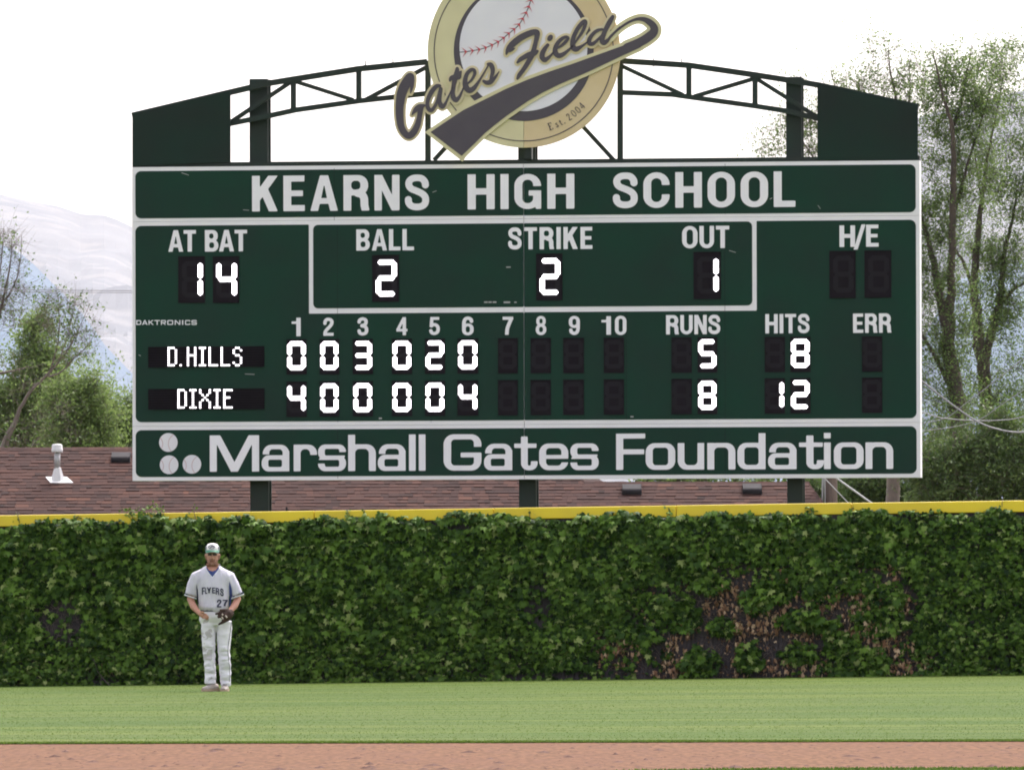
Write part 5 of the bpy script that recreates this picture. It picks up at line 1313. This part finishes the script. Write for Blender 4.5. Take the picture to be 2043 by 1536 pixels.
wire('guy_wire', 'thin guy wire crossing in front of the utility pole', [(1600, 912), (1650, 959), (1698, 1009), (1740, 1050)], 155.5, .0075, M['guy_wire'], 'guy wire')

# ================================================================== PLAYER
PY_ = 118.9
PC = at(425, 1380.5, PY_); PC.z = gz(PC.x, PY_)
s164 = PY_ / FPX
def pw(px, py, d=0.0): return Vector(((px - 425) * s164, d, (1380.5 - py) * s164))
def remesh(mb, name, mats, parent, vox=.007, sm=6, rel=None, matfn=None):
    me = mb.mesh('tmp'); o = bpy.data.objects.new('tmp', me); sc.collection.objects.link(o)
    r_ = o.modifiers.new('r', 'REMESH'); r_.mode = 'VOXEL'; r_.voxel_size = vox
    if sm: s_ = o.modifiers.new('s', 'SMOOTH'); s_.factor = .5; s_.iterations = sm
    dg = bpy.context.evaluated_depsgraph_get(); dg.update()
    m2 = bpy.data.meshes.new_from_object(o.evaluated_get(dg)); bpy.data.objects.remove(o); bpy.data.meshes.remove(me)
    m2.name = name; m2.materials.clear()
    for m in mats: m2.materials.append(m)
    if rel:
        for v in m2.vertices: v.co = rel(v.co)
    m2.update()
    idx = [matfn(p.center, p.normal) if matfn else 0 for p in m2.polygons]
    m2.polygons.foreach_set('material_index', idx); m2.polygons.foreach_set('use_smooth', [True] * len(m2.polygons)); m2.update()
    ob = bpy.data.objects.new(name, m2); sc.collection.objects.link(ob)
    if parent: ob.parent = parent
    return ob
# body
b = MB()
hx = -.003
b.hloft([(hx, -.052, 1.522, .026, .022), (hx, -.046, 1.532, .042, .040), (hx, -.034, 1.552, .056, .056), (hx, -.018, 1.58, .066, .072), (hx, -.006, 1.61, .072, .084), (hx, 0, 1.64, .076, .090), (hx, .002, 1.67, .078, .092), (hx, .006, 1.70, .080, .094), (hx, .01, 1.74, .078, .093), (hx, .012, 1.775, .062, .078), (hx, .012, 1.792, .03, .04)], 24)
b.hloft([(hx, -.088, 1.60, .016, .012), (hx, -.100, 1.612, .017, .016), (hx, -.096, 1.628, .012, .016), (hx, -.088, 1.655, .008, .010)], 10)      # nose
b.hloft([(hx, -.082, 1.572, .022, .012), (hx, -.086, 1.582, .026, .012), (hx, -.084, 1.592, .024, .012)], 10)   # lips
b.hloft([(hx, -.072, 1.525, .018, .012), (hx, -.078, 1.54, .026, .016), (hx, -.07, 1.555, .02, .014)], 10)      # chin
b.hloft([(hx, -.075, 1.672, .055, .018), (hx, -.078, 1.684, .058, .018), (hx, -.07, 1.70, .05, .02)], 14)      # brow
for sx in (-1, 1):
    b.hloft([(hx + sx * .078, .012, 1.60, .006, .014), (hx + sx * .084, .014, 1.625, .010, .022), (hx + sx * .087, .014, 1.65, .010, .024), (hx + sx * .084, .012, 1.668, .007, .018)], 10)
b.tube([(hx, .035, 1.40), (hx, .022, 1.47), (hx, .004, 1.56)], [.075, .064, .060], 16)
b.hloft([(0, .01, 1.0, .13, .09), (0, .01, 1.2, .15, .10), (0, .01, 1.34, .17, .11), (0, .015, 1.40, .17, .10), (0, .02, 1.44, .11, .08), (0, .02, 1.47, .06, .05)], 24)
b.hloft([(.01, .01, .86, .14, .10), (.01, .01, 1.02, .13, .09)], 20)
b.tube([(-.065, .01, .90), (-.06, -.01, .5), (-.035, .01, .08)], [.08, .055, .036], 12); b.tube([(.12, .01, .90), (.12, -.01, .5), (.145, .01, .08)], [.08, .055, .036], 12)
armL = [Vector((-.17, .01, 1.385)), Vector((-.225, .02, 1.28)), Vector((-.272, .01, 1.115)), Vector((-.232, -.09, 1.03)), Vector((-.165, -.195, .955))]
armR = [Vector((.165, .01, 1.385)), Vector((.225, .02, 1.28)), Vector((.300, .01, 1.115)), Vector((.262, -.09, 1.03)), Vector((.205, -.20, .965))]
b.tube(armL, [.055, .050, .046, .043, .029], 12); b.tube(armR, [.055, .050, .046, .043, .029], 12)
# bare right hand: palm, four curled fingers, thumb
hw = armL[-1]; 
b.tube([hw, hw + Vector((.030, -.030, -.018)), hw + Vector((.058, -.052, -.040))], [.027, .034, .030], 10)
pc = hw + Vector((.056, -.050, -.036))
for k, (dx, dz, ln) in enumerate(((.010, .022, .9), (.016, .006, 1.05), (.014, -.012, 1.0), (.006, -.028, .8))):
    r0 = .0098
    q0 = pc + Vector((dx, -.006, dz)); q1 = q0 + Vector((.030, -.012, -.008)) * ln; q2 = q1 + Vector((.016, .016, -.014)) * ln; q3 = q2 + Vector((-.006, .020, -.010)) * ln
    b.tube([q0 - Vector((.02, 0, 0)), q0, q1, q2, q3], [r0, r0, r0, r0 * .92, r0 * .8], 8)
b.tube([hw + Vector((.02, -.045, .005)), hw + Vector((.045, -.072, .008)), hw + Vector((.068, -.080, -.004))], [.013, .012, .010], 8)
# left hand inside the glove
hg = armR[-1]; b.tube([hg, hg + Vector((-.03, -.03, -.03)), hg + Vector((-.06, -.05, -.06))], [.027, .034, .026], 10)
def body_mat(c, n_):
    x, y, z = c
    if z > 1.515 and y < .02 and z < 1.80:
        ax = abs(x - hx)
        if 1.573 < z < 1.589 and ax < .032 and y < -.065: return 2
        if z < 1.570 or (z < 1.600 and ax > .048) or (z < 1.65 and ax > .064 and y > -.05) or (1.589 < z < 1.606 and ax < .036 and y < -.065): return 1
        if 1.648 < z < 1.676 and .008 < ax < .054 and y < -.04: return 3  # eye band, widened to paint in the shade under the brim
        if 1.676 < z < 1.686 and .010 < ax < .052 and y < -.05: return 1
    return 0
body = remesh(b, 'person', [M['skin'], M['stubble'], M['lips'], M['eye_shade']], None, .0055, 3, None, body_mat)
body.location = PC
tag(body, 'baseball outfielder in pale uniform standing with glove low, before the ivy fence', 'person')
def fold(amp, fx, fz, seed, zdir=1):
    def f(co):
        k = noise.fractal(Vector((co.x * fx, co.y * fx + seed, co.z * fz)), 1.0, 2.0, 3)
        r_ = Vector((co.x, co.y, 0)); 
        return co + Vector((0, -1, 0)) * (k * amp)
    return f
# jersey
j = MB()
j.hloft([(.010, 0, .955, .150, .110), (.010, 0, .985, .170, .128), (.008, -.005, 1.02, .183, .140), (.004, 0, 1.10, .190, .135), (0, 0, 1.20, .198, .132), (0, .002, 1.30, .200, .128), (0, .006, 1.38, .205, .12), (0, .012, 1.43, .200, .110), (0, .018, 1.47, .165, .095), (0, .024, 1.50, .125, .082), (0, .028, 1.525, .088, .068)], 32)
j.tube([(-.11, .015, 1.42), (-.185, .015, 1.375), (-.234, .012, 1.275), (-.270, .005, 1.165)], [.075, .094, .086, .072], 16)
j.tube([(.11, .015, 1.42), (.185, .015, 1.375), (.240, .012, 1.275), (.298, .005, 1.165)], [.075, .094, .086, .072], 16)
jer = remesh(j, 'jersey', [M['jersey']], body, .009, 11, fold(.024, 9, 2.6, 3))
# blue mesh under the arms
def proj(ob, name, loops_px, mat, off_=.006, parent=None, sub_=None, seg=.01):
    """decal laid on the front of ob: outlines in photo pixels"""
    me = ob.data; bv = BVHTree.FromPolygons([v.co.copy() for v in me.vertices], [tuple(p.vertices) for p in me.polygons])
    m_ = MB(); dens = []
    for lp in loops_px:
        out = []
        for i in range(len(lp)):
            a, c = np.array(lp[i], float), np.array(lp[(i + 1) % len(lp)], float); n_ = max(1, int(np.hypot(*(c - a)) * s164 / seg))
            for k in range(n_): out.append(a + (c - a) * k / n_)
        dens.append(out)
    V2, F2 = fill2d([[(p[0], p[1]) for p in lp] for lp in dens])
    bmx = bmesh.new(); vs_ = [bmx.verts.new((p[0], p[1], 0)) for p in V2]
    for t in F2:
        try: bmx.faces.new([vs_[int(i)] for i in t])
        except ValueError: pass
    for _ in range(4):
        es = [e for e in bmx.edges if e.calc_length() > 3.2]
        if not es: break
        bmesh.ops.subdivide_edges(bmx, edges=es, cuts=1, use_grid_fill=False); bmesh.ops.triangulate(bmx, faces=bmx.faces)
    last = -.12
    for v in bmx.verts:
        q = pw(v.co.x, v.co.y); h = bv.ray_cast(Vector((q.x, -1, q.z)), Vector((0, 1, 0)))
        if h[0] is not None: last = h[0].y
        v.co = Vector((q.x, last - off_, q.z))
    me2 = bpy.data.meshes.new(name); bmx.to_mesh(me2); bmx.free(); me2.polygons.foreach_set('use_smooth', [True] * len(me2.polygons))
    return link(name, me2, mat, parent or body)
proj(jer, 'undershirt', [[(411.5, 1129), (413, 1137), (418, 1145), (424.6, 1153), (431, 1145), (437, 1137), (438.8, 1129), (436.4, 1133), (431, 1139.5), (424.6, 1141.5), (418, 1139.5), (413.6, 1134)]], M['uniform_blue'], .004)
proj(jer, 'collar_trim', [[(410.5, 1128), (412, 1138), (417, 1146.5), (424.6, 1155.2), (432.5, 1146.5), (438, 1138), (440, 1127), (438.8, 1127), (437, 1137), (431, 1145), (424.6, 1153), (418, 1145), (413, 1137), (411.5, 1131)]], M['trim_white'], .006)
proj(jer, 'neck', [[(412.4, 1126), (413.6, 1134), (418, 1139.7), (424.6, 1141.7), (431, 1139.7), (436.4, 1133), (437.8, 1126)]], M['skin'], .004)
proj(jer, 'side_panel', [[(459, 1161), (461.5, 1170), (463.5, 1180), (464, 1190), (461.5, 1200), (460, 1213), (457.5, 1213), (458.5, 1200), (458, 1186), (457.5, 1172)]], M['uniform_blue'], .008)
proj(jer, 'side_panel', [[(392.5, 1166), (395.5, 1180), (396.3, 1196), (397.5, 1208), (394.5, 1204), (393, 1190)]], M['uniform_navy'], .006)
for (pts) in ([(369.8, 1184.6), (380, 1189.8), (391.5, 1193.4), (391.2, 1196.6), (380, 1192.6), (369.5, 1187.6)], [(486.2, 1182.4), (477, 1188.4), (465, 1190.8), (465.3, 1194.2), (477, 1191.8), (486.8, 1185.6)]):
    ce = proj(jer, 'sleeve_band', [pts], M['uniform_blue'], .008)
def cuffring(c, r_, tilt):
    m_ = MB(); n_ = 20; vs = []
    for k in range(n_):
        a = 2 * math.pi * k / n_
        for (rr, dz) in ((r_ + .004, .010), (r_ + .008, -.006), (r_ - .006, -.008)):
            x = math.cos(a) * rr; vs.append((c[0] + x, c[1] + math.sin(a) * rr, c[2] + dz + x * tilt))
    fs = []
    for k in range(n_):
        for q in range(2): fs.append((k * 3 + q, k * 3 + q + 1, ((k + 1) % n_) * 3 + q + 1, ((k + 1) % n_) * 3 + q))
    m_.add(vs, fs); return m_.build('sleeve_cuff', M['trim_white'], body, True)
cuffring((-.272, .004, 1.148), .070, -.32); cuffring((.300, .004, 1.150), .072, .34)
for ch, a, b_, t0, b0 in (('F', 403.6, 409.8, 1173.4, 1187.6), ('L', 410.2, 414.6, 1174, 1186.2), ('Y', 413.6, 422.6, 1173.4, 1185), ('E', 424.3, 430.8, 1173.6, 1185.4), ('R', 431.6, 438.4, 1174.6, 1188.4), ('S', 440.3, 447, 1175.8, 1191), ('2', 433.8, 443, 1197.6, 1213.4), ('7', 445, 455.4, 1198.2, 1211)):
    wd, loops = glyph(FB, ch); sk_ = (4 if ch == 'S' else 2.2 if ch == 'R' else -1.0 if ch == 'F' else 0)
    lp = [[(a + (b_ - a) * p[0] / wd, b0 + (t0 - b0) * p[1] + (sk_ * (p[0] / wd - .5) * .5)) for p in l] for l in loops]
    proj(jer, 'letter' if ch.isalpha() else 'number', lp, M['uniform_navy'], .007)
for py in (1197, 1206): 
    q = pw(424.5, py); 
    proj(jer, 'button', [[(423.6, py - .8), (425.6, py - .8), (425.6, py + .8), (423.6, py + .8)]], M['trim_white'], .009)
# trousers
t = MB()
t.hloft([(.012, .005, .80, .150, .10), (.014, .005, .86, .182, .118), (.010, .005, .93, .172, .118), (.010, .005, .975, .156, .108), (.010, .005, .985, .150, .10)], 28)
def leg(secs, m_): m_.hloft([(pw(c, 0).x, d, (1380.5 - py) * s164, r_, ry) for (py, c, r_, ry, d) in secs][::-1], 20)
leg([(1240, 417, .088, .105, .005), (1255, 416.5, .090, .105, 0), (1275, 416.2, .084, .098, -.005), (1300, 416.8, .078, .086, -.015), (1320, 418.5, .070, .078, -.01), (1345, 419.8, .067, .075, .01), (1366, 419.6, .068, .075, .012)], t)
leg([(1240, 447, .092, .105, .005), (1255, 447.8, .094, .105, 0), (1275, 447.4, .088, .098, -.005), (1300, 446.8, .074, .086, -.015), (1320, 448.4, .074, .078, -.01), (1345, 449.4, .070, .075, .01), (1371, 449.8, .060, .075, .012)], t)
def pmat(c, n_):
    return 1 if (c.x < -.005 and c.y < .02 and noise.fractal(Vector((c.x * 9, 3, c.z * 16)), 1, 2, 3) + .75 * math.exp(-((c.z - .47) / .09) ** 2) + .6 * math.exp(-((c.z - .70) / .08) ** 2 - ((c.x + .05) / .06) ** 2) > .38) else 0  # greyer patches around the thigh and knee of one leg
def pfold(co):
    k = noise.fractal(Vector((co.x * 4, co.y * 4 + 9, co.z * 13)), 1.0, 2.0, 3); low = 1.0 if co.z < .55 else .45
    return co + Vector((.008 * noise.noise(Vector((co.z * 20, co.x * 3, 2))) * low, -k * .028 * low, 0))
tr_ = remesh(t, 'trousers', [M['pants'], M['pants_grey']], body, .008, 4, pfold, pmat)
proj(tr_, 'piping', [[(462.6, 1243), (460.6, 1262), (458.6, 1276), (456.4, 1290), (455.8, 1302), (457.6, 1318), (459.2, 1335), (459.2, 1350), (458, 1362), (457.2, 1362), (458.4, 1350), (458.4, 1335), (456.7, 1318), (454.9, 1302), (455.5, 1290), (457.7, 1276), (459.7, 1262), (461.7, 1243)]], M['uniform_navy'], .005)
m_ = MB(); m_.hloft([(.010, .003, .968, .163, .118), (.010, .003, .970, .168, .123), (.010, .003, .988, .168, .123), (.010, .003, .990, .163, .118)], 32); m_.build('belt', M['cap_grey'], body, True)
# shoes
def shoe(px_heel, px_toe, dh, dt, pyb, w_):
    m_ = MB(); h = pw(px_heel, pyb, dh); tt = pw(px_toe, pyb, dt); d = (tt - h)
    L = d.length; f_ = d.normalized()
    side = Vector((-f_.y, f_.x, 0))
    def sec(tv, wv, hv):
        c = h + f_ * (L * tv); return [c + side * (wv * math.cos(a)) + Vector((0, 0, max(0, math.sin(a)) * hv + .014)) for a in [2 * math.pi * k / 14 for k in range(14)]]
    secs = [(-.02, w_ * .5, .03), (.03, w_ * .8, .062), (.22, w_ * .86, .085), (.38, w_ * .9, .086), (.55, w_, .062), (.78, w_ * 1.02, .042), (.93, w_ * .8, .032), (1.0, w_ * .4, .016)]
    bb = 0; V = []; Fs = []
    for (tv, wv, hv) in secs: V += sec(tv, wv, hv)
    for i in range(len(secs) - 1):
        for k in range(14): Fs.append((i * 14 + k, i * 14 + (k + 1) % 14, (i + 1) * 14 + (k + 1) % 14, (i + 1) * 14 + k))
    Fs.append(tuple(range(14))); Fs.append(tuple(range(14 * 7 + 13, 14 * 7 - 1, -1)))
    m_.add(V, Fs); o = m_.build('shoe', M['shoe_upper'], body, True)
    m2 = MB(); V = []
    for (tv, wv, hv) in secs:
        c = h + f_ * (L * (tv * 1.03 - .01)); wv = wv * 1.06
        V += [c - side * wv + Vector((0, 0, -.012)), c + side * wv + Vector((0, 0, -.012)), c + side * wv + Vector((0, 0, .018)), c - side * wv + Vector((0, 0, .018))]
    Fs = []
    for i in range(7):
        for k in range(4): Fs.append((i * 4 + k, i * 4 + (k + 1) % 4, (i + 1) * 4 + (k + 1) % 4, (i + 1) * 4 + k))
    Fs += [(0, 1, 2, 3), (31, 30, 29, 28)]; m2.add(V, Fs); m2.build('sole', M['shoe_sole'], o)
    m3 = MB()
    for k in range(4):
        c = h + f_ * (L * (.42 + .09 * k)); hh = .094 - .011 * k
        m3.tube([c - side * w_ * .5 + Vector((0, 0, hh * .9)), c + Vector((0, 0, hh + .006)), c + side * w_ * .5 + Vector((0, 0, hh * .9))], .005, 5)
    m3.build('laces', M['lace'], o)
shoe(434, 405, .06, -.12, 1379, .046); shoe(450.5, 447, .09, -.17, 1379.5, .050)
# cap
c_ = MB()
c_.hloft([(hx, .008, 1.688, .088, .103), (hx, .008, 1.72, .089, .104), (hx, .010, 1.755, .084, .098), (hx, .012, 1.782, .066, .078), (hx, .012, 1.795, .038, .046), (hx, .012, 1.799, .008, .01)], 28)
me = c_.mesh('cap', [M['cap_white'], M['cap_grey']], True)
for p in me.polygons:
    c = p.center; p.material_index = 1 if (abs(c.x - hx) > .066 or c.y > .02) and c.z < 1.785 else 0
cap = link('cap', me, None, body)
m_ = MB(); V = []; n_ = 16
for lay in (0, 1):
    for r_ in (0, 1):
        for k in range(n_ + 1):
            a = math.pi * (1.08 + .84 * k / n_)
            if r_ == 0: x, y = hx + .088 * math.cos(a), .006 + .103 * math.sin(a); z = 1.716
            else:
                u = k / n_ * 2 - 1; x = hx + .076 * u; y = -.090 - .078 * math.sqrt(max(0, 1 - (u * .93) ** 2)) ; z = 1.688 - .012 * u * u + (.003 if abs(u) < .5 else 0)
            V.append((x, y, z - (.004 if lay else 0)))
m1_ = n_ + 1
Fs = []
for lay in (0, 1):
    o_ = lay * 2 * m1_
    for k in range(n_): Fs.append((o_ + k, o_ + k + 1, o_ + m1_ + k + 1, o_ + m1_ + k))
for k in range(n_): Fs.append((m1_ + k, m1_ + k + 1, 3 * m1_ + k + 1, 3 * m1_ + k))
m_.add(V, Fs); brim = m_.build('brim', M['cap_green'], cap, True)
m_ = MB(); e_ = []
for k in range(n_ + 1): e_.append(Vector(V[m1_ + k]) + Vector((0, -.001, -.002)))
m_.tube(e_, .0045, 5); m_.build('brim_edge', M['cap_grey'], cap)
me_bv = cap
def oval(cx, cy, rx, ry, n_=20): return [(cx + rx * math.cos(2 * math.pi * k / n_), cy + ry * math.sin(2 * math.pi * k / n_)) for k in range(n_)]
proj(cap, 'emblem', [oval(423, 1093, 6.6, 4.6), oval(423, 1093.4, 4.8, 3.0)[::-1]], M['cap_grey'], .004, cap)
proj(cap, 'emblem', [[(419.5, 1094.5), (423, 1091.2), (428, 1092), (426, 1093.4), (423.5, 1093), (421, 1095.6)]], M['uniform_navy'], .005, cap)
# glove
g = MB()
gc = pw(452, 1229, -.27)
g.tube([pw(464, 1223, -.21), pw(457, 1227, -.25), pw(449, 1232, -.28), pw(446, 1236, -.29)], [.040, .062, .062, .045], 14)
for (p, q, r_, r2) in (((455, 1222), (431, 1226.5), .024, .013), ((452, 1226), (436, 1233), .026, .018), ((458, 1236), (437, 1248), .026, .011), ((460, 1232), (445, 1241), .028, .020), ((457, 1219), (440, 1219), .020, .012)):
    a = pw(*p, -.25); c = pw(*q, -.31); g.tube([a, a.lerp(c, .5) + Vector((0, -.02, 0)), c], [r_, (r_ + r2) / 2 * 1.15, r2], 10)
gl = remesh(g, 'fielding_glove', [M['leather']], None, .006, 3)
gl.location = PC; tag(gl, 'dark brown leather fielding glove worn on the outfielder’s hand at the right', 'glove')
m_ = MB()
for (a, b_, c, d) in ((445, 1226, 446.5, 1229), (444.5, 1232, 447, 1237), (451.5, 1229.5, 455, 1234)):
    m_.tube([pw(a, b_, -.345), pw(c, d, -.348)], .009, 6)
m_.build('webbing', M['leather_lace'], gl)

# ================================================================== HAZE
mb = MB(); mb.box(-2600, 2600, -30, 6900 + 3200, -1.6, 520)
hz = mb.build('haze', None); tag(hz, kind='stuff')
hm = bpy.data.materials.new('haze'); hm.use_nodes = True; t_ = hm.node_tree
for n_ in list(t_.nodes): t_.nodes.remove(n_)
ho = t_.nodes.new('ShaderNodeOutputMaterial'); pv = t_.nodes.new('ShaderNodeVolumePrincipled')
pv.inputs['Color'].default_value = (0.74, 0.85, 1.0, 1); pv.inputs['Density'].default_value = 0.000019
t_.links.new(pv.outputs[0], ho.inputs['Volume']); hz.data.materials.append(hm)
hz['label'] = 'thin pale haze over the valley'; hz['category'] = 'haze'
print('triangles', sum(len(o.data.polygons) for o in sc.objects if o.type == 'MESH'))
